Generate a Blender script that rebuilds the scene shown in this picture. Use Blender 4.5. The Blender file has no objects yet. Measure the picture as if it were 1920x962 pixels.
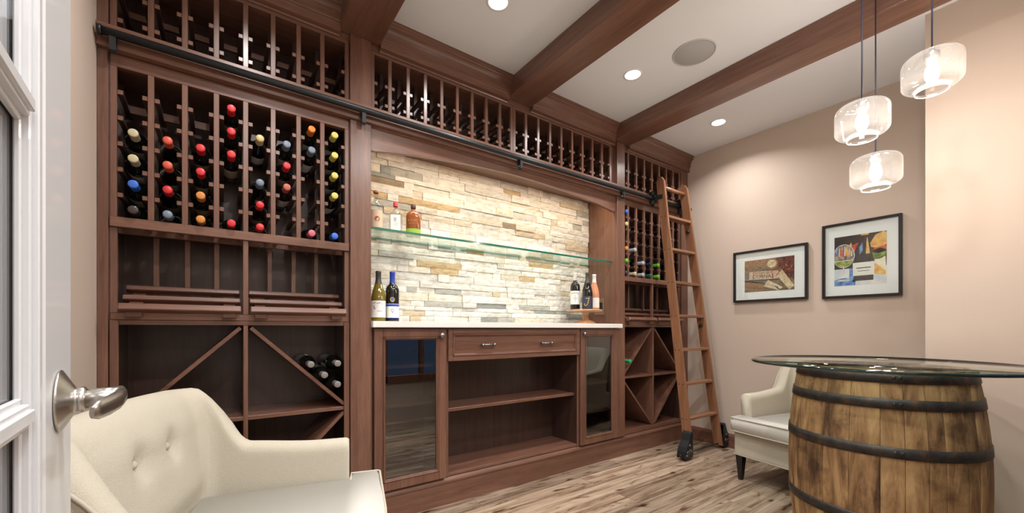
import bpy, bmesh, math, random
from mathutils import Vector, Matrix, noise
random.seed(7)
PI = math.pi
SC = bpy.context.scene
C = SC.collection
def R(d): return math.radians(d)

# ------------------------------------------------------------------ camera
FPX, CXV, HOR = 760.0, 416.0, 617.0
cam = bpy.data.cameras.new('camera'); co = bpy.data.objects.new('camera', cam); C.objects.link(co)
cam.sensor_width = 36; cam.lens = 36 * FPX / 1920
cam.shift_y = (HOR - 481) / 1920
cam.clip_start = 0.02
yaw = math.atan2(960 - CXV, FPX)
co.location = (0, -2.10, 1.0); co.rotation_euler = (R(90), 0, -yaw)
SC.camera = co
# ------------------------------------------------------------------ world, exposure
w = bpy.data.worlds.new('world'); SC.world = w; w.use_nodes = True
w.node_tree.nodes['Background'].inputs[0].default_value = (0.12, 0.18, 0.32, 1)
w.node_tree.nodes['Background'].inputs[1].default_value = 0.5
SC.view_settings.view_transform = 'Standard'; SC.view_settings.look = 'None'
SC.view_settings.gamma = 1; SC.view_settings.use_curve_mapping = False
SC.view_settings.exposure = 0.44
CAN_W, PEND_W, HALL_W, PUCK_W = 10.5, 4.0, 48.0, 4.6
def area(name, loc, size, power, col, rot=(0, 0, 0), shape='DISK', spread=None, size_y=None):
    l = bpy.data.lights.new(name, 'AREA'); l.shape = shape; l.size = size; l.energy = power; l.color = col
    if size_y: l.size_y = size_y
    if spread: l.spread = spread
    o = bpy.data.objects.new(name, l); C.objects.link(o); o.location = loc; o.rotation_euler = rot
    return o
# unseen fill light added outside the doorway, behind the camera
area('hall_added_fill', (0.2, -3.3, 2.45), 1.1, HALL_W, (0.97, 0.98, 1.0), shape='SQUARE')

# ------------------------------------------------------------------ materials
MATS = {}
def newmat(name):
    m = bpy.data.materials.new(name); m.use_nodes = True
    MATS[name] = m
    return m, m.node_tree.nodes, m.node_tree.links, m.node_tree.nodes['Principled BSDF']
def setp(b, **k):
    for n, v in k.items(): b.inputs[n.replace('_', ' ')].default_value = v
def plain(name, col, rough=0.5, metal=0.0, bump=0.0, bscale=200, var=0.0, coat=0.0):
    m, N, L, b = newmat(name)
    setp(b, Base_Color=(*col, 1), Roughness=rough, Metallic=metal)
    b.inputs['Coat Weight'].default_value = coat
    tc = N.new('ShaderNodeTexCoord'); nz = N.new('ShaderNodeTexNoise'); nz.inputs['Scale'].default_value = bscale
    nz.inputs['Detail'].default_value = 4
    L.new(tc.outputs['Object'], nz.inputs['Vector'])
    if var:
        mx = N.new('ShaderNodeMix'); mx.data_type = 'RGBA'
        mx.inputs[6].default_value = tuple(c * (1 - var) for c in col) + (1,)
        mx.inputs[7].default_value = tuple(min(1, c * (1 + var)) for c in col) + (1,)
        L.new(nz.outputs['Fac'], mx.inputs[0]); L.new(mx.outputs[2], b.inputs['Base Color'])
    if bump:
        bp = N.new('ShaderNodeBump'); bp.inputs['Strength'].default_value = bump; bp.inputs['Distance'].default_value = 0.002
        L.new(nz.outputs['Fac'], bp.inputs['Height']); L.new(bp.outputs[0], b.inputs['Normal'])
    return m
def wood(name, dark, mid, light, axis='z', rough=0.33, coat=0.25, s=1.0):
    m, N, L, b = newmat(name)
    tc = N.new('ShaderNodeTexCoord'); mp = N.new('ShaderNodeMapping')
    sc = {'x': (1.2, 22, 22), 'y': (22, 1.2, 22), 'z': (22, 22, 1.2)}[axis]
    mp.inputs['Scale'].default_value = tuple(q * s for q in sc)
    L.new(tc.outputs['Object'], mp.inputs['Vector'])
    n1 = N.new('ShaderNodeTexNoise'); n1.inputs['Scale'].default_value = 1.0; n1.inputs['Detail'].default_value = 6
    n1.inputs['Roughness'].default_value = 0.6; n1.inputs['Distortion'].default_value = 0.6
    L.new(mp.outputs[0], n1.inputs['Vector'])
    n2 = N.new('ShaderNodeTexNoise'); n2.inputs['Scale'].default_value = 9; n2.inputs['Detail'].default_value = 3
    L.new(mp.outputs[0], n2.inputs['Vector'])
    ad = N.new('ShaderNodeMix'); ad.data_type = 'FLOAT'; ad.inputs[0].default_value = 0.35
    L.new(n1.outputs['Fac'], ad.inputs[2]); L.new(n2.outputs['Fac'], ad.inputs[3])
    cr = N.new('ShaderNodeValToRGB'); e = cr.color_ramp.elements
    e[0].position = 0.3; e[0].color = (*dark, 1); e[1].position = 0.72; e[1].color = (*light, 1)
    q = e.new(0.5); q.color = (*mid, 1)
    L.new(ad.outputs[0], cr.inputs[0]); L.new(cr.outputs[0], b.inputs['Base Color'])
    setp(b, Roughness=rough); b.inputs['Coat Weight'].default_value = coat; b.inputs['Coat Roughness'].default_value = 0.25
    bp = N.new('ShaderNodeBump'); bp.inputs['Strength'].default_value = 0.12; bp.inputs['Distance'].default_value = 0.001
    L.new(ad.outputs[0], bp.inputs['Height']); L.new(bp.outputs[0], b.inputs['Normal'])
    return m
WD, WM, WL = (0.088, 0.038, 0.024), (0.155, 0.072, 0.047), (0.225, 0.112, 0.075)
wz = wood('cherry_vertical', WD, WM, WL, 'z'); wx_ = wood('cherry_horizontal', WD, WM, WL, 'x')
wy_ = wood('cherry_depth', WD, WM, WL, 'y')
wzd = wood('cherry_panel_painted_shade', (0.030, 0.015, 0.012), (0.052, 0.026, 0.020), (0.074, 0.038, 0.029), 'z')  # same cherry as the fronts, with the interior shade put into the colour
ladw = wood('ladder_wood', (0.15, 0.062, 0.03), (0.24, 0.11, 0.055), (0.33, 0.165, 0.085), 'z', rough=0.4)
ladh = wood('ladder_tread_wood', (0.15, 0.062, 0.03), (0.24, 0.11, 0.055), (0.33, 0.165, 0.085), 'x', rough=0.4)
standw = wood('acacia_stand', (0.30, 0.14, 0.06), (0.5, 0.27, 0.13), (0.62, 0.38, 0.2), 'x', rough=0.45)
beige = plain('beige_wall_paint', (0.515, 0.42, 0.35), 0.75, bump=0.06, bscale=300)
white = plain('ceiling_paint', (0.77, 0.785, 0.815), 0.85, bump=0.04, bscale=250)
doorw = plain('white_door_paint', (0.62, 0.63, 0.645), 0.35, coat=0.2)
trimw = plain('white_trim_paint', (0.8, 0.8, 0.79), 0.4)
counter = plain('white_quartz', (0.80, 0.78, 0.74), 0.22, var=0.04, bscale=60)
blackm = plain('black_metal', (0.022, 0.024, 0.027), 0.42, metal=0.4, bump=0.1, bscale=400)
steel = plain('brushed_nickel', (0.52, 0.50, 0.47), 0.28, metal=1.0, bump=0.05)
pewter = plain('pewter_hardware', (0.30, 0.30, 0.31), 0.35, metal=1.0)
blackp = plain('black_lacquer', (0.012, 0.011, 0.012), 0.3)
cream = plain('cream_linen', (0.52, 0.48, 0.39), 0.9, bump=0.9, bscale=420, var=0.10)
cream2 = plain('cream_cushion', (0.60, 0.585, 0.54), 0.9, bump=0.4, bscale=900, var=0.03)
pipe = plain('cream_piping', (0.48, 0.44, 0.36), 0.9)
grille = plain('speaker_grille', (0.42, 0.42, 0.42), 0.8, bump=0.3, bscale=900)
darkin = plain('dark_backing', (0.03, 0.018, 0.014), 0.6)
cordm = plain('navy_cord', (0.012, 0.014, 0.035), 0.6)
matw = plain('white_mount_board', (0.88, 0.88, 0.90), 0.7)
paper = plain('label_paper', (0.80, 0.79, 0.76), 0.6)
papercr = plain('cream_label', (0.55, 0.47, 0.34), 0.6)
ink = plain('black_ink', (0.02, 0.02, 0.025), 0.6)
gold = plain('gold_foil', (0.75, 0.48, 0.12), 0.3, metal=0.7)
navy = plain('navy_label', (0.03, 0.035, 0.06), 0.5)
bluep = plain('blue_foil', (0.02, 0.06, 0.40), 0.35, coat=0.4)
bluel = plain('pale_blue_print', (0.10, 0.16, 0.42), 0.6)
greyf = plain('grey_foil', (0.05, 0.05, 0.05), 0.4)
brassp = plain('bronze_plate', (0.28, 0.17, 0.11), 0.35, metal=0.3)

def ramp(N, pts):
    cr = N.new('ShaderNodeValToRGB'); e = cr.color_ramp.elements
    e[0].position = pts[0][0]; e[0].color = (*pts[0][1], 1); e[1].position = pts[-1][0]; e[1].color = (*pts[-1][1], 1)
    for p, c in pts[1:-1]:
        q = e.new(p); q.color = (*c, 1)
    return cr
def glassmat(name, tint=(1, 1, 1), ior=1.45, rough=0.0, gl=(1, 1, 1)):
    m = bpy.data.materials.new(name); m.use_nodes = True; N = m.node_tree.nodes; L = m.node_tree.links
    N.clear(); out = N.new('ShaderNodeOutputMaterial'); mix = N.new('ShaderNodeMixShader')
    tr = N.new('ShaderNodeBsdfTransparent'); tr.inputs[0].default_value = (*tint, 1)
    g = N.new('ShaderNodeBsdfGlossy'); g.inputs['Roughness'].default_value = rough; g.inputs['Color'].default_value = (*gl, 1)
    fr = N.new('ShaderNodeFresnel'); fr.inputs['IOR'].default_value = ior
    # the fresnel node inverts the ratio on back faces: use the same ratio on both sides of a thin pane
    geo = N.new('ShaderNodeNewGeometry'); mi = N.new('ShaderNodeMix'); mi.data_type = 'FLOAT'
    mi.inputs[2].default_value = ior; mi.inputs[3].default_value = 1.0 / ior
    L.new(geo.outputs['Backfacing'], mi.inputs[0]); L.new(mi.outputs[0], fr.inputs['IOR'])
    L.new(fr.outputs[0], mix.inputs[0]); L.new(tr.outputs[0], mix.inputs[1]); L.new(g.outputs[0], mix.inputs[2])
    L.new(mix.outputs[0], out.inputs[0])
    MATS[name] = m
    return m
glz = glassmat('clear_pane', (0.93, 0.95, 0.94), 1.5)
glz_door = glassmat('door_pane', (0.62, 0.63, 0.64), 2.3)
glz_cab = glassmat('cabinet_pane', (0.66, 0.69, 0.70), 2.1)
glz_shelf = glassmat('shelf_glass', (0.90, 0.96, 0.93), 1.5)
glz_table = glassmat('table_glass', (0.84, 0.90, 0.87), 1.5)
glz_pend = glassmat('pendant_glass', (0.93, 0.93, 0.93), 1.75, 0.02)
_N = glz_pend.node_tree.nodes; _L = glz_pend.node_tree.links
_out = [n_ for n_ in _N if n_.type == 'OUTPUT_MATERIAL'][0]; _src = _out.inputs[0].links[0].from_socket
_tl = _N.new('ShaderNodeBsdfTranslucent'); _tl.inputs[0].default_value = (0.95, 0.94, 0.92, 1); _mx = _N.new('ShaderNodeMixShader'); _mx.inputs[0].default_value = 0.05
_L.new(_src, _mx.inputs[1]); _L.new(_tl.outputs[0], _mx.inputs[2]); _L.new(_mx.outputs[0], _out.inputs[0])
glz_rim = plain('pendant_rim_glass', (0.85, 0.85, 0.85), 0.1, coat=0.5)
teal = plain('glass_edge_green', (0.0, 0.13, 0.085), 0.1, coat=0.6)
tealdk = plain('glass_edge_dark', (0.006, 0.022, 0.018), 0.08, coat=0.8)
def solidglass(name, col, rough=0.04, trans=0.0):
    m, N, L, b = newmat(name)
    setp(b, Base_Color=(*col, 1), Roughness=rough); b.inputs['Transmission Weight'].default_value = trans
    b.inputs['Coat Weight'].default_value = 0.5; b.inputs['Coat Roughness'].default_value = 0.03
    return m
dkglass = solidglass('dark_bottle_glass', (0.004, 0.005, 0.004), 0.06)
olive = solidglass('olive_bottle_glass', (0.16, 0.12, 0.012), 0.06)
amber = solidglass('amber_liquor_glass', (0.27, 0.075, 0.016), 0.05)
clearb = glassmat('clear_bottle_glass', (0.86, 0.89, 0.90), 1.55)
rose = solidglass('rose_wine_glass', (0.62, 0.27, 0.15), 0.06)
def emis(name, col, s):
    m = bpy.data.materials.new(name); m.use_nodes = True; N = m.node_tree.nodes; L = m.node_tree.links
    N.clear(); o = N.new('ShaderNodeOutputMaterial'); e = N.new('ShaderNodeEmission')
    e.inputs[0].default_value = (*col, 1); e.inputs[1].default_value = s; L.new(e.outputs[0], o.inputs[0]); return m
canm = emis('downlight_lens', (1, 0.97, 0.92), 12)
bulbm = emis('bulb_glow', (1, 0.90, 0.78), 22)
puckm = emis('puck_lens', (1, 0.86, 0.66), 4)

# floor: wide rustic planks running along X
m, N, L, b = newmat('floor_planks')
tc = N.new('ShaderNodeTexCoord'); br = N.new('ShaderNodeTexBrick'); L.new(tc.outputs['Object'], br.inputs['Vector'])
br.inputs['Scale'].default_value = 1; br.inputs['Brick Width'].default_value = 1.2; br.inputs['Row Height'].default_value = 0.15
br.inputs['Mortar Size'].default_value = 0.0012; br.inputs['Mortar Smooth'].default_value = 0.2; br.offset = 0.37
br.inputs['Color1'].default_value = (0, 0, 0, 1); br.inputs['Color2'].default_value = (1, 1, 1, 1); br.inputs['Mortar'].default_value = (0.5, 0.5, 0.5, 1)
cmb = N.new('ShaderNodeVectorMath'); cmb.operation = 'MULTIPLY_ADD'; cmb.inputs[1].default_value = (0, 0, 9.0)
L.new(br.outputs['Color'], cmb.inputs[0]); L.new(tc.outputs['Object'], cmb.inputs[2])
mp = N.new('ShaderNodeMapping'); mp.inputs['Scale'].default_value = (0.9, 15, 1); L.new(cmb.outputs[0], mp.inputs['Vector'])
n1 = N.new('ShaderNodeTexNoise'); n1.inputs['Scale'].default_value = 1.5; n1.inputs['Detail'].default_value = 8; n1.inputs['Roughness'].default_value = 0.70; n1.inputs['Distortion'].default_value = 0.7
L.new(mp.outputs[0], n1.inputs['Vector'])
c1 = ramp(N, [(0.31, (0.07, 0.043, 0.027)), (0.42, (0.20, 0.135, 0.088)), (0.5, (0.33, 0.245, 0.175)), (0.60, (0.42, 0.33, 0.245)), (0.75, (0.53, 0.45, 0.36))]); L.new(n1.outputs['Fac'], c1.inputs[0])
mp2 = N.new('ShaderNodeMapping'); mp2.inputs['Scale'].default_value = (3.2, 11, 1); L.new(cmb.outputs[0], mp2.inputs['Vector'])
n2 = N.new('ShaderNodeTexNoise'); n2.inputs['Scale'].default_value = 1.1; n2.inputs['Detail'].default_value = 3; n2.inputs['Distortion'].default_value = 1.6; L.new(mp2.outputs[0], n2.inputs['Vector'])
c2 = ramp(N, [(0.0, (0.22, 0.15, 0.11)), (0.30, (0.34, 0.26, 0.20)), (0.38, (0.90, 0.86, 0.82)), (0.46, (1.0, 1.0, 1.0)), (1.0, (1.08, 1.06, 1.03))]); L.new(n2.outputs['Fac'], c2.inputs[0])
mu = N.new('ShaderNodeMix'); mu.data_type = 'RGBA'; mu.blend_type = 'MULTIPLY'; mu.inputs[0].default_value = 1.0
L.new(c1.outputs[0], mu.inputs[6]); L.new(c2.outputs[0], mu.inputs[7])
sep = N.new('ShaderNodeSeparateColor'); L.new(br.outputs['Color'], sep.inputs[0])
hs = N.new('ShaderNodeMapRange'); hs.inputs[3].default_value = 0.74; hs.inputs[4].default_value = 1.15; L.new(sep.outputs[0], hs.inputs[0])
mpk = N.new('ShaderNodeMapping'); mpk.inputs['Scale'].default_value = (2.6, 7.0, 1); L.new(cmb.outputs[0], mpk.inputs['Vector'])
wn_ = N.new('ShaderNodeTexNoise'); wn_.inputs['Scale'].default_value = 3; L.new(mpk.outputs[0], wn_.inputs['Vector'])
wv = N.new('ShaderNodeMix'); wv.data_type = 'VECTOR'; wv.inputs[0].default_value = 0.25; L.new(mpk.outputs[0], wv.inputs[4]); L.new(wn_.outputs['Color'], wv.inputs[5])
vo = N.new('ShaderNodeTexVoronoi'); vo.voronoi_dimensions = '2D'; vo.inputs['Scale'].default_value = 0.85; L.new(wv.outputs[1], vo.inputs['Vector'])
ck_ = ramp(N, [(0.0, (0.10, 0.06, 0.04)), (0.03, (0.22, 0.15, 0.10)), (0.07, (0.85, 0.8, 0.76)), (0.10, (1, 1, 1)), (1.0, (1, 1, 1))]); L.new(vo.outputs['Distance'], ck_.inputs[0])
mk = N.new('ShaderNodeMix'); mk.data_type = 'RGBA'; mk.blend_type = 'MULTIPLY'; mk.inputs[0].default_value = 1.0
L.new(mu.outputs[2], mk.inputs[6]); L.new(ck_.outputs[0], mk.inputs[7])
mm = N.new('ShaderNodeVectorMath'); mm.operation = 'SCALE'; L.new(mk.outputs[2], mm.inputs[0]); L.new(hs.outputs[0], mm.inputs['Scale'])
mo = N.new('ShaderNodeMix'); mo.data_type = 'RGBA'; mo.inputs[7].default_value = (0.09, 0.06, 0.045, 1)
L.new(br.outputs['Fac'], mo.inputs[0]); L.new(mm.outputs[0], mo.inputs[6]); L.new(mo.outputs[2], b.inputs['Base Color'])
setp(b, Roughness=0.42)
bp = N.new('ShaderNodeBump'); bp.inputs['Strength'].default_value = 0.2; bp.inputs['Distance'].default_value = 0.002
L.new(n1.outputs['Fac'], bp.inputs['Height']); L.new(bp.outputs[0], b.inputs['Normal']); floorm = m

# stone: colour per block attribute, split-face bump
m, N, L, b = newmat('ledger_stone')
at = N.new('ShaderNodeAttribute'); at.attribute_name = 'block'
tc = N.new('ShaderNodeTexCoord'); n1 = N.new('ShaderNodeTexNoise'); n1.inputs['Scale'].default_value = 28; n1.inputs['Detail'].default_value = 8; n1.inputs['Roughness'].default_value = 0.65
mp = N.new('ShaderNodeMapping'); mp.inputs['Scale'].default_value = (0.6, 1, 1.8); L.new(tc.outputs['Object'], mp.inputs['Vector']); L.new(mp.outputs[0], n1.inputs['Vector'])
cr = ramp(N, [(0.3, (0.70, 0.66, 0.6)), (0.5, (0.97, 0.96, 0.94)), (0.7, (1.1, 1.1, 1.1))]); L.new(n1.outputs['Fac'], cr.inputs[0])
mu = N.new('ShaderNodeMix'); mu.data_type = 'RGBA'; mu.blend_type = 'MULTIPLY'; mu.inputs[0].default_value = 1
L.new(at.outputs['Color'], mu.inputs[6]); L.new(cr.outputs[0], mu.inputs[7])
n3 = N.new('ShaderNodeTexNoise'); n3.inputs['Scale'].default_value = 9; n3.inputs['Detail'].default_value = 3; L.new(tc.outputs['Object'], n3.inputs['Vector'])
c3 = ramp(N, [(0.0, (0, 0, 0)), (0.60, (0, 0, 0)), (0.70, (1, 1, 1)), (1.0, (1, 1, 1))]); L.new(n3.outputs['Fac'], c3.inputs[0])
mx = N.new('ShaderNodeMix'); mx.data_type = 'RGBA'; mx.inputs[7].default_value = (0.55, 0.36, 0.17, 1)
sm = N.new('ShaderNodeMath'); sm.operation = 'MULTIPLY'; sm.inputs[1].default_value = 0.25; L.new(c3.outputs[0], sm.inputs[0])
L.new(sm.outputs[0], mx.inputs[0]); L.new(mu.outputs[2], mx.inputs[6]); L.new(mx.outputs[2], b.inputs['Base Color'])
setp(b, Roughness=0.7)
bp = N.new('ShaderNodeBump'); bp.inputs['Strength'].default_value = 0.7; bp.inputs['Distance'].default_value = 0.006
L.new(n1.outputs['Fac'], bp.inputs['Height']); L.new(bp.outputs[0], b.inputs['Normal']); stonem = m

# barrel staves: planks around the axis, stained
m, N, L, b = newmat('barrel_staves')
tc = N.new('ShaderNodeTexCoord')
mp = N.new('ShaderNodeMapping'); mp.inputs['Scale'].default_value = (9, 9, 1.6); L.new(tc.outputs['Object'], mp.inputs['Vector'])
at = N.new('ShaderNodeAttribute'); at.attribute_name = 'stave'
av = N.new('ShaderNodeVectorMath'); av.operation = 'MULTIPLY_ADD'; av.inputs[1].default_value = (17, 11, 5)
L.new(at.outputs['Color'], av.inputs[0]); L.new(mp.outputs[0], av.inputs[2])
n1 = N.new('ShaderNodeTexNoise'); n1.inputs['Scale'].default_value = 1.6; n1.inputs['Detail'].default_value = 9; n1.inputs['Roughness'].default_value = 0.68; n1.inputs['Distortion'].default_value = 0.5
L.new(av.outputs[0], n1.inputs['Vector'])
c1 = ramp(N, [(0.30, (0.025, 0.014, 0.009)), (0.38, (0.12, 0.065, 0.028)), (0.49, (0.32, 0.19, 0.085)), (0.62, (0.52, 0.35, 0.17)), (0.8, (0.62, 0.45, 0.25))]); L.new(n1.outputs['Fac'], c1.inputs[0])
n2 = N.new('ShaderNodeTexNoise'); n2.inputs['Scale'].default_value = 5; n2.inputs['Detail'].default_value = 6; n2.inputs['Roughness'].default_value = 0.6; L.new(tc.outputs['Object'], n2.inputs['Vector'])
c2 = ramp(N, [(0.0, (0.15, 0.12, 0.11)), (0.36, (0.28, 0.22, 0.18)), (0.48, (0.85, 0.8, 0.75)), (1.0, (1.15, 1.1, 1.0))]); L.new(n2.outputs['Fac'], c2.inputs[0])
mu = N.new('ShaderNodeMix'); mu.data_type = 'RGBA'; mu.blend_type = 'MULTIPLY'; mu.inputs[0].default_value = 0.9
L.new(c1.outputs[0], mu.inputs[6]); L.new(c2.outputs[0], mu.inputs[7])
L.new(mu.outputs[2], b.inputs['Base Color']); setp(b, Roughness=0.7)
bp = N.new('ShaderNodeBump'); bp.inputs['Strength'].default_value = 0.5; bp.inputs['Distance'].default_value = 0.004
L.new(n1.outputs['Fac'], bp.inputs['Height']); L.new(bp.outputs[0], b.inputs['Normal']); stavem = m
m, N, L, b = newmat('rusty_hoop')
tc = N.new('ShaderNodeTexCoord'); n1 = N.new('ShaderNodeTexNoise'); n1.inputs['Scale'].default_value = 22; n1.inputs['Detail'].default_value = 8; n1.inputs['Roughness'].default_value = 0.7
L.new(tc.outputs['Object'], n1.inputs['Vector'])
c1 = ramp(N, [(0.3, (0.02, 0.018, 0.018)), (0.55, (0.055, 0.048, 0.044)), (0.64, (0.13, 0.06, 0.03)), (0.72, (0.12, 0.10, 0.09))]); L.new(n1.outputs['Fac'], c1.inputs[0]); L.new(c1.outputs[0], b.inputs['Base Color'])
setp(b, Roughness=0.5, Metallic=0.5)
bp = N.new('ShaderNodeBump'); bp.inputs['Strength'].default_value = 0.4; bp.inputs['Distance'].default_value = 0.002
L.new(n1.outputs['Fac'], bp.inputs['Height']); L.new(bp.outputs[0], b.inputs['Normal']); hoopm = m

# ------------------------------------------------------------------ mesh helpers
class MB:
    def __init__(s, L=(0, 0, 0)): s.bm = bmesh.new(); s.mi = 0; s.L = L
    def _t(s, vs, M):
        if M is not None:
            for v in vs: v.co = M @ v.co
    def _m(s, fs):
        for f in fs: f.material_index = s.mi
    def box(s, x0, x1, y0, y1, z0, z1, bev=0.0, M=None, seg=1):
        t = bmesh.new()
        vs = [t.verts.new((x, y, z)) for z in (z0, z1) for y in (y0, y1) for x in (x0, x1)]
        for q in ((0, 2, 3, 1), (4, 5, 7, 6), (0, 1, 5, 4), (2, 6, 7, 3), (0, 4, 6, 2), (1, 3, 7, 5)): t.faces.new([vs[i] for i in q])
        if bev > 0: bmesh.ops.bevel(t, geom=list(t.edges), offset=bev, segments=seg, affect='EDGES', profile=0.5)
        s.merge(t, M); return s
    def merge(s, t, M=None):
        mp = {}
        for v in t.verts: mp[v] = s.bm.verts.new(M @ v.co if M is not None else v.co)
        for f in t.faces:
            try:
                g = s.bm.faces.new([mp[v] for v in f.verts]); g.material_index = s.mi; g.smooth = f.smooth
            except ValueError: pass
        t.free()
    def prism(s, pts, a0, a1, axis='y', M=None, smooth=False):
        """2D outline extruded along an axis. pts are (x,z) for y, (y,z) for x, (x,y) for z."""
        def P(p, a):
            return {'y': (p[0], a, p[1]), 'x': (a, p[0], p[1]), 'z': (p[0], p[1], a)}[axis]
        t = bmesh.new(); A = [t.verts.new(P(p, a0)) for p in pts]; B = [t.verts.new(P(p, a1)) for p in pts]
        n = len(pts); t.faces.new(A); t.faces.new(B[::-1])
        for i in range(n):
            f = t.faces.new((A[i], B[i], B[(i + 1) % n], A[(i + 1) % n])); f.smooth = smooth
        bmesh.ops.recalc_face_normals(t, faces=list(t.faces)); s.merge(t, M); return s
    def lathe(s, prof, n=24, M=None, close=True, a0=0, a1=2 * PI, sx=1.0, sy=1.0):
        """prof list of (r, z); full turn."""
        t = bmesh.new(); rings = []
        for r, z in prof:
            if r < 1e-6: rings.append([t.verts.new((0, 0, z))])
            else: rings.append([t.verts.new((r * sx * math.cos(a0 + (a1 - a0) * i / n), r * sy * math.sin(a0 + (a1 - a0) * i / n), z)) for i in range(n + (0 if close else 1))])
        for a, b_ in zip(rings, rings[1:]):
            cnt = n
            for i in range(cnt):
                j = (i + 1) % n if close else i + 1
                if len(a) == 1 and len(b_) == 1: continue
                if len(a) == 1: f = t.faces.new((a[0], b_[j], b_[i]))
                elif len(b_) == 1: f = t.faces.new((a[i], a[j], b_[0]))
                else: f = t.faces.new((a[i], a[j], b_[j], b_[i]))
                f.smooth = True
        s.merge(t, M); return s
    def tube(s, pts, r, n=8, cap=True):
        pts = [Vector(p) for p in pts]; rings = []; t = bmesh.new(); up = Vector((0, 0, 1))
        prev = None
        for i, p in enumerate(pts):
            d = (pts[min(i + 1, len(pts) - 1)] - pts[max(i - 1, 0)]).normalized()
            a = (up if abs(d.z) < 0.9 else Vector((1, 0, 0))) if prev is None else prev
            e1 = (a - d * a.dot(d)).normalized(); prev = e1; e2 = d.cross(e1)
            rr = r[i] if isinstance(r, (list, tuple)) else r
            rings.append([t.verts.new(p + rr * (math.cos(2 * PI * k / n) * e1 + math.sin(2 * PI * k / n) * e2)) for k in range(n)])
        for a, b_ in zip(rings, rings[1:]):
            for k in range(n):
                f = t.faces.new((a[k], a[(k + 1) % n], b_[(k + 1) % n], b_[k])); f.smooth = True
        if cap: t.faces.new(rings[0][::-1]); t.faces.new(rings[-1])
        s.merge(t); return s
    def poly(s, pts):
        f = s.bm.faces.new([s.bm.verts.new(p) for p in pts]); f.material_index = s.mi; return f
def build(name, mb, mats, parent=None, fix=True):
    """one mesh object; vertices given in world coordinates unless the thing was built locally"""
    me = bpy.data.meshes.new(name)
    if fix: bmesh.ops.recalc_face_normals(mb.bm, faces=list(mb.bm.faces))
    root = parent
    off = Vector((0, 0, 0))
    while root is not None:
        if '_off' in root: off = Vector(root['_off'])
        root = root.parent
    if parent is not None and off.length > 0:
        for v in mb.bm.verts: v.co -= off
    mb.bm.to_mesh(me); mb.bm.free()
    for m_ in (mats if isinstance(mats, (list, tuple)) else [mats]): me.materials.append(m_)
    o = bpy.data.objects.new(name, me); C.objects.link(o)
    if parent is not None: o.parent = parent
    return o
THINGS = []
def thing(name, label, cat, loc=(0, 0, 0), rz=0, group=None, world=True, rot=None):
    o = bpy.data.objects.new(name, None); C.objects.link(o); o.empty_display_size = 0.05
    o.location = loc; o.rotation_euler = rot if rot else (0, 0, rz)
    o['label'] = label; o['category'] = cat
    if group: o['group'] = group
    if world: o['_off'] = list(loc); THINGS.append(o)
    return o
def struct(name, mb, mats, parent=None):
    o = build(name, mb, mats, parent)
    if parent is None: o['kind'] = 'structure'
    return o
def tag(o, label, cat, group=None):
    o['label'] = label; o['category'] = cat
    if group: o['group'] = group
    return o
def kids(o): return [c for c in C.objects if c.parent == o]
def copy_tree(o, parent=None):
    c = o.copy(); C.objects.link(c)
    if parent is not None: c.parent = parent
    for ch in kids(o): copy_tree(ch, c)
    return c
def text_polys(s, size):
    cu = bpy.data.curves.new('t', 'FONT'); cu.body = s; cu.size = size; cu.align_x = 'CENTER'; cu.align_y = 'CENTER'; cu.resolution_u = 3
    o = bpy.data.objects.new('t', cu); C.objects.link(o)
    me = o.evaluated_get(bpy.context.evaluated_depsgraph_get()).to_mesh()
    res = [[tuple(me.vertices[i].co[:2]) for i in p.vertices] for p in me.polygons]
    o.to_mesh_clear(); bpy.data.objects.remove(o); bpy.data.curves.remove(cu)
    return res
def smooth(t): t = max(0, min(1, t)); return t * t * (3 - 2 * t)

# ------------------------------------------------------------------ room shell
XL, XR, YB, YN, ZC = -0.372, 3.485, 0.32, -2.20, 2.57
struct('floor', MB().box(-1.6, 4.2, -4.6, 0.45, -0.05, 0), floorm)
struct('ceiling', MB().box(-1.6, 4.2, -4.6, 0.45, ZC, ZC + 0.06), white)
struct('wall_back', MB().box(XL - 0.1, XR + 0.1, YB, YB + 0.1, 0, ZC), beige)
struct('wall_left', MB().box(XL - 0.1, XL, YN - 0.12, YB, 0, ZC), beige)
struct('wall_right', MB().box(XR, XR + 0.1, -1.66, YB, 0, ZC), beige)
struct('wall_right_jut', MB().box(2.86, XR + 0.1, -2.32, -1.655, 0, ZC), beige)
mb = MB().box(0.86, 1.35, YN - 0.12, YN, 0, ZC).box(XL, -0.13, YN - 0.12, YN, 0, ZC).box(-0.13, 0.86, YN - 0.12, YN, 2.08, ZC)
mb.box(1.35, 2.3, YN - 0.12, YN, 0, 0.42).box(1.35, 2.3, YN - 0.12, YN, 1.9, ZC).box(2.3, 2.86, YN - 0.12, YN, 0, ZC)
struct('wall_near', mb, beige)
# hall behind the doorway
mb = MB().box(-1.3, 1.3, -4.5, -4.4, 0, ZC).box(-1.4, -1.3, -4.5, YN - 0.12, 0, ZC).box(1.3, 1.4, -4.5, YN - 0.12, 0, ZC)
struct('wall_hall', mb, beige)
# near window behind the camera, dark framed
mb = MB()
for a, b_, c, d in ((1.35, 2.3, 0.42, 0.5), (1.35, 2.3, 1.82, 1.9), (1.35, 1.43, 0.42, 1.9), (2.22, 2.3, 0.42, 1.9), (1.81, 1.84, 0.5, 1.82)):
    mb.box(a, b_, YN - 0.08, YN + 0.02, c, d, 0.004)
wn = struct('window_1', mb, wz)
build('window_pane', MB().box(1.43, 2.22, YN - 0.045, YN - 0.04, 0.5, 1.82), glz, wn)
mb = MB()
for a, b_, c, d in ((-0.13, -0.10, 0, 2.08), (0.83, 0.86, 0, 2.08), (-0.13, 0.86, 2.05, 2.08)): mb.box(a, b_, YN - 0.12, YN, c, d)
struct('trim_1', mb, trimw)
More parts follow.
